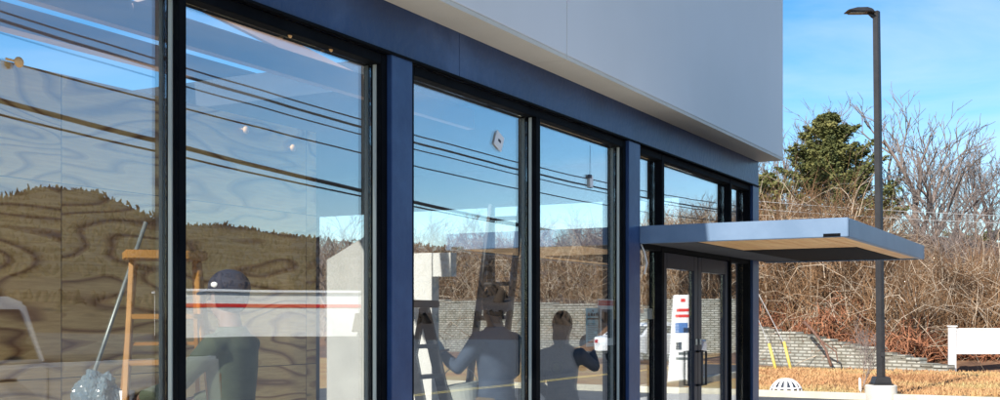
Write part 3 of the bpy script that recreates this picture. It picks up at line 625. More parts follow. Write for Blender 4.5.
# ================================================================= VEHICLES
def wheel(parent, x, y, r=.36):
    wb = empty('wheel', (x, y, r)); wb.parent = parent; wb.location = (x, y, r); s = 1 if x > 0 else -1
    MB().tube([(-.11, 0, 0), (-.09, 0, 0), (.09, 0, 0), (.11, 0, 0)], [r*.9, r, r, r*.9], 28).build('tyre', 'tyre', wb)
    m_ = MB(); m_.tube([(s*.095, 0, 0), (s*.118, 0, 0)], [r*.62, r*.60], 24)
    for i in range(5):
        a = 2*math.pi*i/5; m_.bar((s*.118, 0, 0), (s*.122, math.cos(a)*r*.58, math.sin(a)*r*.58), .05, .02, Vector((1, 0, 0)))
    m_.build('rim', 'rim', wb)
def arch(xc, r, z, n=8): return [(xc+r*math.cos(a), z+r*math.sin(a)) for a in [math.pi*i/n for i in range(n+1)]]
def vehicle(loc, rz, kind, paint, label, group=None):
    """front faces local +Y"""
    t = empty('pickup_truck' if kind == 'pickup' else 'parked_car', loc, rz, label, 'pickup truck' if kind == 'pickup' else 'car', group)
    if kind == 'pickup': Ln, W, fw, rw, r, bh = 5.6, .98, 1.75, -1.65, .40, 1.08
    else: Ln, W, fw, rw, r, bh = 4.6, .90, 1.38, -1.35, .335, .92
    hl = Ln/2
    prof = [(-hl+.02, .45), (-hl, .75), (-hl+.04, bh+.10 if kind == 'pickup' else bh)]
    if kind == 'pickup': prof += [(-.45, bh+.10), (.95, bh+.08), (1.2, bh+.05), (hl-.12, bh-.03), (hl, bh-.25), (hl, .42)]
    else: prof += [(-1.9, bh+.04), (.85, bh+.02), (1.5, bh-.05), (hl-.1, bh-.20), (hl, .6), (hl-.03, .32)]
    low = [(fw+r+.07, .34)]+[(x, max(.3, z)) for x, z in arch(fw, r+.06, r)]+[(rw+r+.07, .30)]+[(x, max(.3, z)) for x, z in arch(rw, r+.06, r)]+[(rw-r-.07, .36)]
    b_ = MB(); b_.prism(prof+low, -W, W, lambda u, v, a: Vector((a, u, v)))
    body = b_.build('body', paint, t, bevel=.035)
    if kind == 'pickup': gh = [(-.5, bh+.09), (-.38, 1.74), (-.2, 1.80), (.62, 1.79), (.80, 1.74), (1.32, bh+.06)]; zt = 1.8
    else: gh = [(-1.95, bh+.03), (-1.25, 1.36), (-.9, 1.43), (.05, 1.43), (.3, 1.38), (1.05, bh+.02)]; zt = 1.43
    g = MB(); n = len(gh); wI = lambda z: W-.04-(z-bh)*.24
    v = [Vector((s*wI(z), y, z)) for s in (-1, 1) for y, z in gh]
    g.add(v, [tuple(range(n)), tuple(reversed(range(n, 2*n)))]+[(i, i+n, (i+1) % n+n, (i+1) % n) for i in range(n)]); g.build('cabin', paint, t, bevel=.03)
    zc = bh+.14; zt2 = zt-.12
    def winpoly(y0, y1, yt0, yt1, name='side_window'):
        for s in (-1, 1):
            m_ = MB(); P = [(y0, zc), (y1, zc), (yt1, zt2), (yt0, zt2)]
            m_.add([Vector((s*(wI(z)+.004+o_), y, z)) for o_ in (0, .006) for y, z in P], [(0, 1, 2, 3), (7, 6, 5, 4), (0, 4, 5, 1), (1, 5, 6, 2), (2, 6, 7, 3), (3, 7, 4, 0)]); m_.build(name, 'car_glass', t)
    if kind == 'pickup': winpoly(-.40, .20, -.28, .2); winpoly(.28, 1.12, .28, .70)
    else: winpoly(-1.6, -.55, -1.15, -.55); winpoly(-.47, .82, -.47, .15)
    (ya, za), (yb, zb) = gh[-1], gh[-2]
    for (p0, p1, nm) in ((gh[-1], gh[-2], 'windscreen'), (gh[0], gh[1], 'rear_window')):
        a = Vector((0, p0[0], p0[1])); b = Vector((0, p1[0], p1[1])); d = (b-a); nrm = Vector((0, d.z, -d.y)).normalized()*(1 if nm == 'windscreen' else -1)
        a2, b2 = a+d*.14+nrm*.006, a+d*.86+nrm*.006; m_ = MB(); vs = []
        for o_ in (0, .006):
            for p, s in ((a2, -1), (a2, 1), (b2, 1), (b2, -1)): vs.append(Vector((s*(wI(p.z)-.09), p.y, p.z))+nrm*o_)
        m_.add(vs, [(0, 1, 2, 3), (7, 6, 5, 4), (0, 4, 5, 1), (1, 5, 6, 2), (2, 6, 7, 3), (3, 7, 4, 0)]); m_.build(nm, 'car_glass', t)
    for s in (-1, 1):
        for y in (fw, rw): wheel(t, s*(W-.12), y, r)
        bx('headlight', 'lamp_clear', s*(W-.18)-.14, s*(W-.18)+.14, hl-.10, hl+.008, .66, .80, t, bevel=.02)
        bx('taillight', 'lamp_red', s*(W-.10)-.08, s*(W-.10)+.085, -hl-.008, -hl+.10, .70, 1.0 if kind == 'pickup' else .84, t, bevel=.02)
        bx('door_handle', 'dark_metal', s*W-.02, s*W+.02, -.1, .08, bh-.06, bh-.03, t, bevel=.005)
        if kind == 'pickup': bx('door_seam', 'ink', s*W-.002, s*W+.002, .235, .243, .5, bh+.06, t); bx('door_seam', 'ink', s*W-.002, s*W+.002, -.45, -.442, .5, bh+.06, t)
        else: bx('door_seam', 'ink', s*W-.002, s*W+.002, -.51, -.503, .4, bh-.02, t)
        MB().box(s*W-.02 if s > 0 else s*W-.2, s*W+.2 if s > 0 else s*W+.02, .92 if kind == 'pickup' else .74, 1.02 if kind == 'pickup' else .84, bh+.12, bh+.30).build('mirror', paint, t, bevel=.03)
    if kind == 'pickup': bx('bed_liner', 'tyre', -W+.10, W-.10, -hl+.12, -.58, bh+.1005, bh+.106, t); bx('bumper', 'rim', -W+.05, W-.05, -hl-.12, -hl+.02, .42, .62, t, bevel=.02)
    bx('number_plate', 'white', -.16, .16, hl+.0, hl+.012, .45, .56, t)
    return t
vehicle((5.7, 6.75, 0), math.pi, 'pickup', 'car_silver', 'silver pickup truck parked facing the shopfront glass, mirrored at the bottom left')
X, Y = M(652, 41); vehicle((X, Y, 0), R(12), 'car', 'car_white', 'white car on the street mirrored beside the framed poster')
# ---------------- the long white shop across the street
X0, Yq = M(375, 100); X1, Yr = M(186, 92); d = Vector((X1-X0, Yr-Yq)); ang = math.atan2(d.y, d.x); W_ = d.length
t = empty('shop_building', (X0, Yq, 0), ang, 'long low white building with a red stripe, mirrored in the second pane', 'building')
bx('wall', 'drywall', 0, W_, 0, 12, 0, 3.75, t); bx('stripe', 'red', -.02, W_+.02, -.05, 0-.003, 2.45, 2.75, t); bx('roof', 'white', -.2, W_+.2, -.25, 12.2, 3.753, 3.95, t)


# ================================================================= POLES, CABLES, LAMP
def upole(x, y, h, label, lean=0):
    t = empty('utility_pole', (x, y, 0), 0, label, 'utility pole', 'utility poles along the street')
    MB().tube([(0, 0, -.3), (lean*.5, 0, h*.5), (lean, 0, h)], [.17, .15, .11], 12).build('pole', 'wood_pole', t, smooth=True)
    MB().bar((lean-.9, 0, h-.5), (lean+.9, 0, h-.5), .09, .11).build('crossarm', 'wood_pole', t)
    for s in (-.8, 0, .8): MB().tube([(lean+s, 0, h-.44), (lean+s, 0, h-.34), (lean+s, 0, h-.3)], [.03, .045, .02], 8).build('insulator', 'ladder_alu', t)
    return t
LX = 10.2+.2
Xp, Yp = M(683, 41)
upole(LX, -22, 6.6, 'brown utility pole by the street behind the camera'); upole(LX, 95, 6.6, 'farthest brown utility pole along the street')
t = empty('stub_pole', (Xp, Yp, 0), 0, 'leaning brown stub pole mirrored in the left door glass', 'pole')
MB().tube([(0, 0, -.3), (-.35, 0, 2.2), (-.75, 0, 4.3)], [.17, .15, .13], 12).build('pole', 'wood_pole', t, smooth=True); MB().tube([(-.75, 0, 4.3), (-.76, 0, 4.36)], [.14, .12], 12).build('cap', 'ladder_alu', t)
def cable(pts, h0, h1, lat, r, label, sag=.35, group='overhead cables mirrored in the windows', dots=False):
    (ya, yb) = pts; n = 40; P = []
    for i in range(n+1):
        u = i/n; y = ya+(yb-ya)*u; P.append((lat, y, h0+(h1-h0)*u-sag*4*u*(1-u)))
    t = MB().tube(P, r, 6); o = t.build('overhead_cable', 'cable', smooth=True); tag(o, label, 'cable', group); return o
def fitcable(x1, y1, x2, y2, lat, r, label, **kw):
    # straight cable through two sight lines at a fixed distance from the wall
    def at(x, y):
        th = YAW-math.atan((x-CX)/FPX); Y = lat/math.tan(th); z = lat*math.sin(YAW)+Y*math.cos(YAW); return Y, hz(y, z)
    (Ya, Za), (Yb, Zb) = at(x1, y1), at(x2, y2); s_ = (Zb-Za)/(Yb-Ya); sag = kw.pop('sag', .12)
    Y_0, Y_1 = -22, 95; 
    P = []
    for i in range(90):
        y = -22+(95+22)*i/89; P.append((lat-CAMX+2*GX*1+.0, y, Za+s_*(y-Ya)+sag*((y-Ya)*(y-Yb))/100))
    o = MB().tube(P, r, 6).build('overhead_cable', 'cable', smooth=True); tag(o, label, 'cable', 'overhead cables mirrored in the windows'); return o
fitcable(0, 10, 526, 164, 14.2, .016, 'uppermost thin cable of the close bundle of three mirrored in the panes')
fitcable(0, 19, 526, 171, 14.2, .026, 'thickest middle cable of the close bundle of three mirrored in the panes')
fitcable(0, 32, 526, 176, 14.0, .014, 'lowest thin cable of the close bundle of three mirrored in the panes')
fitcable(0, 59, 526, 190, 14.3, .016, 'single thin cable mirrored just below the bundle of three')
o5 = fitcable(0, 101, 526, 226, 13.6, .040, 'thick dark cable mirrored lowest but one, carrying small lashings')
fitcable(0, 115, 370, 198, 13.8, .018, 'lowest thin cable mirrored under the thick one')
fitcable(419, 78, 526, 119, 14.6, .012, 'topmost faint cable mirrored at the head of the third pane')
def wire(p0, p1, sag, r, m, name, label, cat, group=None):
    p0, p1 = Vector(p0), Vector(p1); P = [p0.lerp(p1, i/30)-Vector((0, 0, sag*4*(i/30)*(1-i/30))) for i in range(31)]
    return tag(MB().tube(P, r, 6).build(name, m, smooth=True), label, cat, group)
# background wires over the brush
pa = D(700, 41); pb = D(1120, 41); hp0 = upole(pa[0], pa[1], 7.4, 'utility pole standing behind the shop, anchored by the yellow guards')
hp1 = upole(pb[0], pb[1], 7.4, 'utility pole right of the white board'); 
for y0, y1, lb in ((196, 219, 'upper pale wire crossing the bare brush'), (204, 226, 'second pale wire crossing the bare brush'), (262, 272, 'lowest pale wire crossing the brush under the canopy')):
    a = D(700, 41); b = D(1120, 41); wire((a[0], a[1], hz(y0, 41)), (b[0], b[1], hz(y1, 41)), .15, .012, 'cable_light', 'background_wire', lb, 'wire', 'pale wires over the brush')
# yellow guards on the guy wires
for xa, xb, ya_, lb in ((769, 776, 344, 'left of the two yellow guards leaning at the block wall'), (784, 791, 342, 'right of the two yellow guards leaning at the block wall')):
    a = D(xa, 35.0); b = D(xb, 34.6); t = empty('guy_guard', (b[0], b[1], 0), 0, lb, 'guy guard', 'yellow guy wire guards')
    p0 = Vector((0, 0, 0)); p1 = Vector((a[0]-b[0], a[1]-b[1], hz(ya_, 35.0))); MB().tube([p0, p1], .045, 10).build('guard', 'yellow', t, smooth=True)
    top = Vector((pa[0]-b[0], pa[1]-b[1], 6.6)); MB().tube([p1-(p1-p0)*.1, top], .010, 6).build('guy_wire', 'cable_light', t)
# lamp pole
X, Y = D(881, 22.0); ZB = hz(385, 22)
t = empty('street_lamp', (X, Y, 0), YAW, 'tall dark square lamp pole on a round concrete base beside the canopy', 'street lamp')
zt = hz(11, 22)
MB().tube([(0, 0, -.2), (0, 0, ZB-.02), (0, 0, ZB)], [.30, .30, .28], 40).build('concrete_base', 'concrete', t)
def cyl_bev(): pass
bs = MB(); bs.box(-.19, .19, -.19, .19, ZB, ZB+.03); bs.prism([(-.17, 0), (.17, 0), (.13, .13), (-.13, .13)], -.15, .15, lambda u, v, a: Vector((u, a, ZB+.03+v))); bs.build('base_cover', 'dark_metal', t, bevel=.01)
pm = MB(); a_ = .062; pm.tube([(0, 0, ZB+.1), (-.09, 0, zt)], [.092, .078], 4); o = pm.build('pole', 'dark_metal', t, bevel=.01)
ah = MB(); ah.tube([(-.09, 0, zt-.12), (-.16, 0, zt-.10), (-.24, 0, zt-.02)], [(.03, .045), (.03, .04), (.03, .04)], 10); ah.build('arm', 'dark_metal', t, smooth=True)
hd_ = MB(); hd_.prism([(-.70, -.02), (-.66, .005), (-.50, .045), (-.30, .05), (-.20, .02), (-.14, -.06), (-.22, -.035), (-.45, -.035)], -.14, .14, lambda u, v, a: Vector((u, a, zt+v))); lh = hd_.build('lamp_head', 'dark_metal', t, bevel=.012)
bx('lens', 'ladder_alu', -.62, -.34, -.10, .10, zt-.046, zt-.037, lh)
MB().tube([(.0, -.10, ZB+.6), (0, -.112, ZB+.6)], .05, 8).build('hand_hole_cover', 'dark_metal', t)
# white board on posts
X, Y = D(950, 33.6); t = empty('sign_board', (X, Y, 0), YAW+R(6), 'blank white panel board on white posts at the edge of the brush', 'board'); z0, z1 = hz(353, 34), hz(329, 34)
for px_ in (.07, 3.1): MB().box(px_-.09, px_+.09, -.09, .09, -.2, z1+.06).box(px_-.12, px_+.12, -.12, .12, z1+.0605, z1+.1).build('post', 'white', t, bevel=.015)
bx('panel', 'white', .165, 3.0, -.025, .025, z0+.05, z1-.05, t); bx('rail', 'white', .165, 3.0, -.05, .05, z1-.049, z1+.02, t, bevel=.01); bx('rail', 'white', .165, 3.0, -.05, .05, z0-.03, z0+.049, t, bevel=.01)
dn = MB()
for j in range(4):
    for i in range(22): dn.ball((.3+i*.125+(j % 2)*.06, -.028, z0+.12+j*(z1-z0-.25)/3), (.028, .01, .014), 6, 4)
dn.build('raised_pattern', 'drywall', t)
# slotted dome on the grass
X, Y = D(786, 23.6); t = empty('slotted_dome', (X, Y, 0), 0, 'low white dome with dark slots lying on the tan grass by the kerb', 'dome'); ct = D(786, 23.6)
MB().ball((0, 0, 0), (.31, .31, .31), 24, 12).build('core', 'ink', t, smooth=True)
for i in range(14):
    a = math.pi*2*i/14; P = [Vector((math.cos(a)*.335*math.cos(e), math.sin(a)*.335*math.cos(e), .335*math.sin(e))) for e in [R(v) for v in range(-5, 80, 8)]]
    MB().tube(P, [(.032, .014)]*len(P), 6, side=Vector((-math.sin(a), math.cos(a), 0))).build('rib', 'white', t)
for e in (R(25), R(62)): MB().tube([(.335*math.cos(e)*math.cos(a), .335*math.cos(e)*math.sin(a), .335*math.sin(e)) for a in [2*math.pi*i/28 for i in range(29)]], .02, 6, cap=False).build('ring', 'white', t)

# ================================================================= VEGETATION
rng = np.random.default_rng(5)
def tubes_np(segs, sides=3):
    """segs: (n, 8) p0, p1, r0, r1 -> mesh arrays"""
    s_ = np.asarray(segs, dtype=np.float64); p0, p1, r0, r1 = s_[:, :3], s_[:, 3:6], s_[:, 6], s_[:, 7]
    d = p1-p0; d /= np.linalg.norm(d, axis=1, keepdims=True)+1e-9
    ref = np.where(np.abs(d[:, 2:3]) < .9, np.array([[0, 0, 1.]]), np.array([[1., 0, 0]])); x = np.cross(d, ref); x /= np.linalg.norm(x, axis=1, keepdims=True)+1e-9; y = np.cross(d, x)
    n = len(s_); V = np.zeros((n, 2*sides, 3))
    for k in range(sides):
        a = 2*math.pi*k/sides; o = x*math.cos(a)+y*math.sin(a); V[:, k] = p0+o*r0[:, None]; V[:, sides+k] = p1+o*r1[:, None]
    F = np.zeros((n, sides, 4), dtype=np.int64); base = np.arange(n)*2*sides
    for k in range(sides):
        k2 = (k+1) % sides; F[:, k, 0] = base+k; F[:, k, 1] = base+k2; F[:, k, 2] = base+sides+k2; F[:, k, 3] = base+sides+k
    return V.reshape(-1, 3), F.reshape(-1, 4)
def bare_tree(H, seed, spread=.55, levels=6, rmin=.008, low=.25, r0=None, nchild=3):
    rd = random.Random(seed); big, small = [], []
    def grow(p, d, ln, r, lv):
        n = 4 if lv < 3 else 3; pts = [p]; q = p
        for i in range(n):
            d = (d+Vector((rd.gauss(0, .13), rd.gauss(0, .13), rd.gauss(0, .07)+.05*(lv > 0)))).normalized(); q2 = q+d*ln/n; ra = r*(1-.42*i/n); rb = r*(1-.42*(i+1)/n)
            (big if lv < 2 else small).append((*q, *q2, ra, rb)); q = q2; pts.append(q)
        if lv >= levels: return
        nc = (nchild+4 if lv == 0 else nchild+1 if lv < 3 else nchild-1)
        for c in range(nc):
            u = (low if lv == 0 else .25)+(1-(low if lv == 0 else .25))*(c+rd.random()*.7)/nc; i = min(n-1, int(u*n)); st = pts[i].lerp(pts[i+1], u*n-i)
            ax = Vector((rd.gauss(0, 1), rd.gauss(0, 1), rd.gauss(0, .35))); ax = (ax-d*ax.dot(d)).normalized(); nd_ = (d*(1-spread)+ax*spread*rd.uniform(.75, 1.3)+Vector((0, 0, .13))).normalized()
            grow(st, nd_, ln*rd.uniform(.50, .74), max(rmin, r*.5), lv+1)
    grow(Vector((0, 0, -.3)), Vector((rd.gauss(0, .04), rd.gauss(0, .04), 1)).normalized(), H*.60, (r0 or H*.016), 0)
    mz = max(q_[5] for q_ in small) if small else H; f = H/mz
    big = [tuple(c*f for c in q_[:6])+q_[6:] for q_ in big]; small = [tuple(c*f for c in q_[:6])+q_[6:] for q_ in small]
    return big, small
def tree_thing(name, loc, H, seed, label, group, rz=0, **kw):
    big, small = bare_tree(H, seed, **kw); t = empty(name, loc, rz, label, 'tree', group)
    rawmesh('trunk', *tubes_np(big, 7), 'bark', t); rawmesh('crown', *tubes_np(small, 3), 'twig', t); return t
def gp(x, z, refl=False):
    X, Y = (M if refl else D)(x, z); return (X, Y, terr(X, Y)-.05)
G1 = 'bare trees standing over the brush'
def top(y, x, z): return hz(y, z)-gp(x, z)[2]
def th(x, z, ytop): return hz(ytop, z)-gp(x, z)[2]
proto = [tree_thing('bare_tree', gp(914, 50), th(914, 50, 84), 11, 'tall forked bare tree right of the lamp pole, against the sky', G1, spread=.40, low=.2, levels=5, r0=.2, rmin=.015, nchild=3)]
proto.append(tree_thing('bare_tree', gp(795, 60), th(795, 60, 98), 23, 'pale bare tree left of the cedar beside the fascia corner', G1, spread=.42, low=.3, rmin=.012, levels=5))
proto.append(tree_thing('bare_tree', gp(856, 62), th(856, 62, 108), 31, 'bare tree behind the cedar, left of the lamp pole', G1, spread=.42, low=.3, rmin=.012, levels=5))
proto.append(tree_thing('bare_tree', gp(962, 56), th(962, 56, 138), 47, 'dense lower bare tree left of the photo right edge', G1, spread=.46, low=.2, r0=.12, rmin=.012, levels=5))
H0 = [th(914, 50, 84), th(795, 60, 98), th(856, 62, 108), th(962, 56, 138)]
def tcopy(i, x, z, ytop, rz, label, group=G1, refl=False, name=None):
    loc = gp(x, z, refl); s = (hz(ytop, z)-loc[2])/H0[i]
    o = copy_tree(proto[i]); o.location = loc; o.scale = (s, s, s); o.rotation_euler = (0, 0, rz); o['label'] = label; o['group'] = group
tcopy(2, 996, 58, 128, 1.9, 'bare tree at the right edge above the white board'); tcopy(1, 938, 64, 135, 3.1, 'distant bare tree between the forked one and the right edge')
tcopy(3, 768, 58, 130, 4.1, 'bare tree partly hidden behind the end of the shop'); tcopy(0, 1050, 58, 150, 2.2, 'bare tree just right of the photo edge'); tcopy(3, 884, 52, 175, .7, 'small bare tree straight behind the lamp pole')
tcopy(3, 832, 48, 190, 2.6, 'thin bare tree low in front of the cedar'); tcopy(3, 925, 46, 215, 5.1, 'small bare tree in the brush left of the white board')
tcopy(1, 978, 66, 145, 5.0, 'bare tree far back above the left end of the white board')
for i, (x, z, yt) in enumerate([(780, 44, 215), (812, 43, 225), (850, 45, 205), (872, 43, 240), (898, 44, 228), (917, 48, 190), (943, 45, 205), (958, 43, 232), (979, 47, 188), (1008, 46, 200)]):
    tcopy((1, 3, 0, 2)[i % 4], x, z, yt, i*2.1, ['first', 'second', 'third', 'fourth', 'fifth', 'sixth', 'seventh', 'eighth', 'ninth', 'tenth'][i]+' from left of the low bare trees standing in the brush right of the shop', 'low bare trees in the brush')
ords = ['first', 'second', 'third', 'fourth', 'fifth', 'sixth', 'seventh', 'eighth', 'ninth', 'tenth', 'eleventh', 'twelfth', 'thirteenth']
G3 = 'bare trees seen through the shop'
for i, (x, z, yt) in enumerate([(330, 66, 205), (358, 60, 225), (425, 66, 200), (452, 62, 215), (480, 68, 205), (508, 60, 222), (540, 64, 205), (562, 58, 220), (588, 64, 205), (612, 57, 212), (655, 60, 190), (700, 60, 170), (738, 58, 150)]):
    tcopy((i+1) % 4, x, z, yt, i*1.3, ords[i]+' from left of the bare trees seen through the shop windows', G3)
G2 = 'bare trees over the street, mirrored in the entrance'
for i, (x, z, yt) in enumerate([(640, 68, 215), (656, 74, 200), (674, 70, 190), (692, 76, 200), (708, 72, 190), (724, 78, 195), (742, 74, 185), (765, 78, 185)]):
    tcopy(i % 4, x, z, yt, i*1.7, ords[i]+' from left of the bare trees mirrored in the entrance glass', G2, True)
# brush: thin crooked stems, uncountable
def brush(name, m, n, area, hfun, rr, label, ln=(.8, 2.6), lean=.55, arch_=.5, steps=4):
    segs = np.zeros((n*steps, 8)); c = 0
    P = np.array([area() for _ in range(n)]); L_ = rng.uniform(*ln, n); az = rng.uniform(0, 2*math.pi, n); le = rng.normal(0, lean, n)
    d = np.stack([np.cos(az)*np.sin(le), np.sin(az)*np.sin(le), np.cos(le)], 1); p = P.copy(); r = rng.uniform(*rr, n)
    for s in range(steps):
        d = d+rng.normal(0, .28, (n, 3)); d[:, 2] -= arch_*.25*s; d /= np.linalg.norm(d, axis=1, keepdims=True)
        q_ = p+d*(L_/steps)[:, None]; segs[s::steps] = np.concatenate([p, q_, (r*(1-.22*s))[:, None], (r*(1-.22*(s+1)))[:, None]], 1); p = q_
    o = rawmesh(name, *tubes_np(segs, 3), m); tag(o, label, 'brush', kind='stuff'); return o
def zline(x):
    # how far ahead the block wall stands along the sight line x (right of its end: its level carries on)
    s1 = (x-CX)/FPX; dx, dy = FW.x+RT.x*s1, FW.y+RT.y*s1; m_ = (WB.y-WA.y)/(WB.x-WA.x); z = (WA.y+m_*(CAMX-WA.x))/(dy-m_*dx)
    return z if CAMX+dx*z < WB.x else WB.y/dy
def area_direct(x0, x1, t0, t1, top, k=.85):
    def f():
        while True:
            x = random.uniform(x0, x1); z = zline(x)+random.uniform(t0, t1)+2.6*ss(905, 950, x); X, Y = D(x, z); g = terr(X, Y)
            hmax = max(.3, top(x)*z/FPX+EYE-g)
            cl = .72+.75*mnoise.noise(Vector((X*.5, Y*.5, 3)))+.25*mnoise.noise(Vector((X*1.6, Y*1.6, 8)))
            if mnoise.noise(Vector((X*.9, Y*.9, 17))) < -.22 and random.random() < .7: continue
            return (X, Y, g+random.random()**k*max(.2, hmax*cl-.6))
    return f
tp = lambda x: float(np.interp(x, [300, 430, 520, 617, 740, 790, 830, 880, 905, 940, 990, 1100], [76, 74, 76, 82, 116, 128, 130, 104, 62, 40, 44, 46]))
def cl_(n_): return n_
brush('brush_thicket', 'brush', 23000, area_direct(735, 1100, 1, 14, tp), None, (.008, .02), 'tangled brown leafless brush covering the bank', lean=.55, arch_=.25)
brush('brush_thicket', 'brush_pale', 4200, area_direct(735, 1100, .8, 11, tp), None, (.008, .018), 'pale bare twigs tangled through the brown brush', ln=(1.0, 3.4), lean=.95, arch_=.9)
brush('russet_undergrowth', 'brush_red', 11000, area_direct(735, 1100, .3, 6, lambda x: tp(x)*.35-12), None, (.012, .03), 'russet dead undergrowth low along the top of the block wall', ln=(.35, 1.1), lean=1.0)
brush('brush_thicket', 'brush', 15000, area_direct(290, 735, 1, 16, tp), None, (.014, .03), 'tangled brown brush seen through the shop windows', ln=(1, 2.8), lean=.8)
brush('brush_thicket', 'brush_pale', 5000, area_direct(290, 735, .8, 14, tp), None, (.012, .024), 'pale bare twigs seen through the shop windows', ln=(1.2, 3.6), lean=.95, arch_=.9)
def area_refl(x0, x1, z0, z1, top):
    def f():
        while True:
            x = random.uniform(x0, x1); z = random.uniform(z0, z1); X, Y = M(x, z); g = terr(X, Y)
            t_ = (Vector((X, Y))-VA).dot(Vn)
            if t_ < .6: continue
            cl = .8+.5*mnoise.noise(Vector((X*.3, Y*.3, 3))); return (X, Y, g+random.random()**1.1*max(.3, (top(x)*z/FPX+EYE-g)*cl-.8))
    return f
tq = lambda x: float(np.interp(x, [630, 700, 800], [88, 100, 108]))
brush('bank_brush', 'brush', 9000, area_refl(632, 800, 54, 80, tq), None, (.014, .03), 'brown brush on the bank mirrored in the doors', ln=(1, 3), lean=.8)
brush('bank_brush', 'brush_pale', 2500, area_refl(632, 800, 54, 80, tq), None, (.014, .026), 'pale twigs on the bank mirrored in the doors', ln=(1.2, 3.6), lean=.9)
# leaves
def leafmesh(name, C, sz, m, parent=None, flat=.5):
    C = np.asarray(C); n = len(C); a = rng.normal(size=(n, 3)); a[:, 2] *= flat; a /= np.linalg.norm(a, axis=1, keepdims=True); b = rng.normal(size=(n, 3)); b -= a*(a*b).sum(1, keepdims=True); b /= np.linalg.norm(b, axis=1, keepdims=True)
    s_ = rng.uniform(.6, 1.4, (n, 1))*sz; V = np.stack([C-a*s_, C+b*s_*.45, C+a*s_, C-b*s_*.45], 1).reshape(-1, 3); F = np.arange(4*n).reshape(n, 4); return rawmesh(name, V, F, m, parent)
def cedar(loc, H, W, seed, label, nb=95, n=230, lsz=.10, mt='cedar'):
    rd = random.Random(seed); t = empty('evergreen_tree', loc, rd.random()*6, label, 'tree'); segs = [(0, 0, -.3, 0, 0, H*.92, H*.022, .03)]; C = []
    for i in range(nb):
        u = rd.random()**.8; z = H*(.16+.82*u); az = rd.random()*2*math.pi; ln = W/2*(1-u)**.75*rd.uniform(.35, 1.2)+.15; up = rd.uniform(.1, .5)
        p0 = Vector((0, 0, z-ln*.25)); p1 = Vector((math.cos(az)*ln, math.sin(az)*ln, z+ln*up)); segs.append((*p0, *p1, .03, .012))
        for j in range(n):
            v = rd.random()**.55; c = p0.lerp(p1, .25+.8*v); sp = .05+.14*(1-abs(2*v-1))*min(1, ln); C.append((c.x+rd.gauss(0, sp), c.y+rd.gauss(0, sp), c.z+rd.gauss(0, sp*.55)+.05))
    rawmesh('trunk', *tubes_np(segs, 6), 'bark', t); leafmesh('crown', C, lsz, mt, t); return t
cedar(gp(828, 50), th(828, 50, 113), 7.6, 3, 'ragged green cedar rising above the brush between fascia and lamp pole', nb=260, n=230, lsz=.07)
cedar(gp(764, 48), th(764, 48, 172), 4.0, 9, 'smaller green cedar tucked behind the shop end under the white fascia', nb=45, n=150)
cedar(gp(972, 76), th(972, 76, 245), 3.6, 15, 'far dark evergreen low between the bare trees at the right', nb=50, n=130, lsz=.14)
for x, z, yt, lb in ((440, 60, 252, 'olive evergreen shrub seen through the shop beside the white post'), (520, 62, 246, 'olive evergreen shrub seen through the shop behind the tall ladder'), (598, 60, 240, 'olive evergreen shrub seen through the shop above the framed poster'), (556, 58, 250, 'olive evergreen shrub seen through the shop above the grey sweatshirt')):
    cedar(gp(x, z), th(x, z, yt), 3.6, int(x), lb, nb=40, n=100, lsz=.15, mt='shrub_green')
# sapling with its white stake, dark hanging vine on the wall
t = tree_thing('sapling', gp(861, 23.8), 1.75, 77, 'thin young bare sapling growing beside the lamp base', None, spread=.4, levels=4, rmin=.004, low=.45, r0=.014)
t['category'] = 'sapling'; X, Y = D(860.5, 23.7)
tag(MB().tube([(X, Y, -.05), (X-.012, Y, .30), (X-.016, Y, .345)], [.028, .026, .012], 10).build('stake', 'white'), 'short white stake beside the sapling and the lamp base', 'stake')
vn = MB(); P = []
for x, y, z in ((804, 322, 36.6), (812, 330, 36.3), (820, 340, 36.0), (826, 350, 35.6), (831, 366, 35.3)): X, Y = D(x, z); P.append((X, Y, hz(y, z)))
vn.tube(P, [.05, .045, .04, .04, .045], 8); 
X, Y = D(836, 35.8); vn.tube([P[2], (X, Y, hz(352, 35.8)), (X+.1, Y-.2, hz(362, 35.5))], [.03, .025, .015], 6)
tag(vn.build('fallen_branch', 'wood_pole', smooth=True), 'dark crooked branch hanging down the face of the block wall', 'branch')
# grass tufts and leaves on the verge
def tufts():
    C = []
    for _ in range(26000):
        x = random.uniform(745, 1080); z = 22.9/random.uniform(.62, 1.0); X, Y = D(x, z)
        if Y < 23.0 or Y > 35.2: continue
        C.append((X, Y, random.uniform(-.01, .05)))
    C = np.array(C); n = len(C); d = rng.normal(0, .4, (n, 3)); d[:, 2] = 1; L_ = rng.uniform(.03, .10, (n, 1)); wv = rng.normal(size=(n, 3)); wv[:, 2] = 0; wv /= np.linalg.norm(wv, axis=1, keepdims=True); wv *= .02
    V = np.stack([C-wv, C+wv, C+d*L_], 1).reshape(-1, 3); F = np.arange(3*n).reshape(n, 3); tag(rawmesh('grass_tufts', V, F, 'tuft'), 'short dry tan grass on the verge', 'grass', kind='stuff')
MT['tuft'] = noisy('dry_blades', (.32, .16, .07), (.42, .34, .15), .28, .9, 10, c3=(.46, .26, .12), lo=.3, hi=.7)
tufts()
C = []
for _ in range(5200):
    x = random.uniform(745, 1080); z = 22.9/random.uniform(.62, 1.0); X, Y = D(x, z)
    if Y > 23.0 and Y < 35.3 and mnoise.noise(Vector((X*.5, Y*.5, 2))) > -.05: C.append((X, Y, random.uniform(.0, .05)))
MT['leaf'] = noisy('dead_leaf', (.10, .04, .018), (.34, .15, .06), .9, .8, 6)
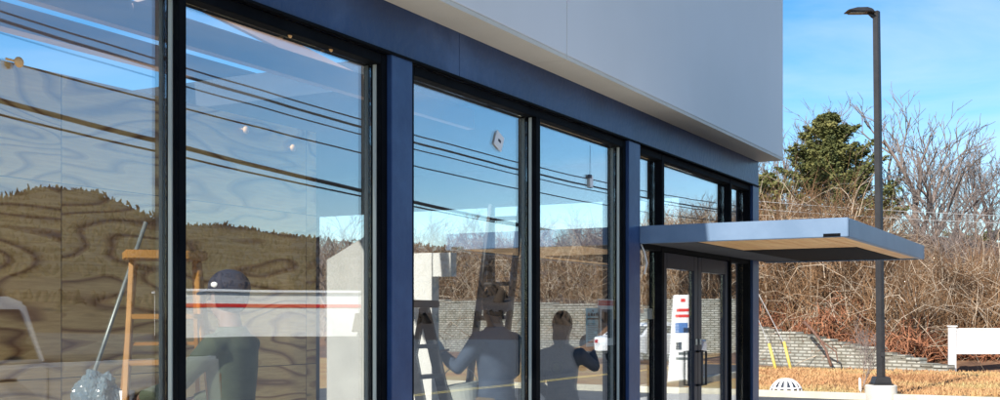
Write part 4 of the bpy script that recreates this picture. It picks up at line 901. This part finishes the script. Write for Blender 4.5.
tag(leafmesh('fallen_leaves', C, .055, 'leaf', flat=1.), 'brown fallen leaves scattered in patches over the verge', 'leaves', kind='stuff')
# far wooded hill over the street
prof = [(-500, 150), (-200, 165), (-80, 175), (0, 198), (25, 190), (50, 187), (90, 191), (130, 206), (165, 222), (190, 226), (225, 224), (262, 231), (300, 234), (335, 240), (370, 238), (415, 244), (460, 248), (520, 246), (640, 250), (760, 262), (1000, 290), (1400, 300)]
def hill():
    xs = np.linspace(-500, 1400, 420); V = []; C = []; rows = 16
    for j in range(rows):
        u = j/(rows-1)                                   # 0 foot, 1 ridge, and then down the back
        z = None
        for x in xs:
            zf = float(np.interp(x, [370, 420, 640, 700], [125, 76, 76, 125])); z = zf+(400-zf)*u
            y = np.interp(x, [p[0] for p in prof], [p[1] for p in prof]); top = (HY-y)*400/FPX+EYE
            X, Y = M(x, z); h = (top-EYE)*z/400*(u**.45 if u else 0)-.5+(1.6*mnoise.noise(Vector((X*.02, Y*.02, 1)))+.6*mnoise.noise(Vector((X*.12, Y*.12, 5))))*min(1, u*2)*.8+(EYE if u > .1 else 0)
            V.append((X, Y, h))
    for x in xs:
        X, Y = M(x, 620); V.append((X, Y, -3))
    nx = len(xs); F = [(j*nx+i, j*nx+i+1, (j+1)*nx+i+1, (j+1)*nx+i) for j in range(rows) for i in range(nx-1)]
    tag(rawmesh('hill', V, F, 'hill'), kind='structure')
    V = np.array(V); idx = rng.integers(nx, nx*(rows), 26000); P = V[idx]+np.concatenate([rng.normal(0, 2.5, (26000, 2)), np.zeros((26000, 1))], 1); hgt = rng.uniform(.2, .9, 26000)
    segs = np.concatenate([P-[0, 0, 1], P+np.stack([rng.normal(0, .6, 26000), rng.normal(0, .6, 26000), hgt], 1), rng.uniform(.35, .7, (26000, 1)), np.full((26000, 1), .2)], 1)
    tag(rawmesh('hill_woodland', *tubes_np(segs, 5), 'hill'), 'brown leafless woodland covering the far hill', 'woodland', kind='stuff')
MT['hill'] = noisy('winter_hill', (.016, .010, .007), (.062, .040, .024), .05, .95, 12, .4, 2, c3=(.034, .021, .013))
hill()
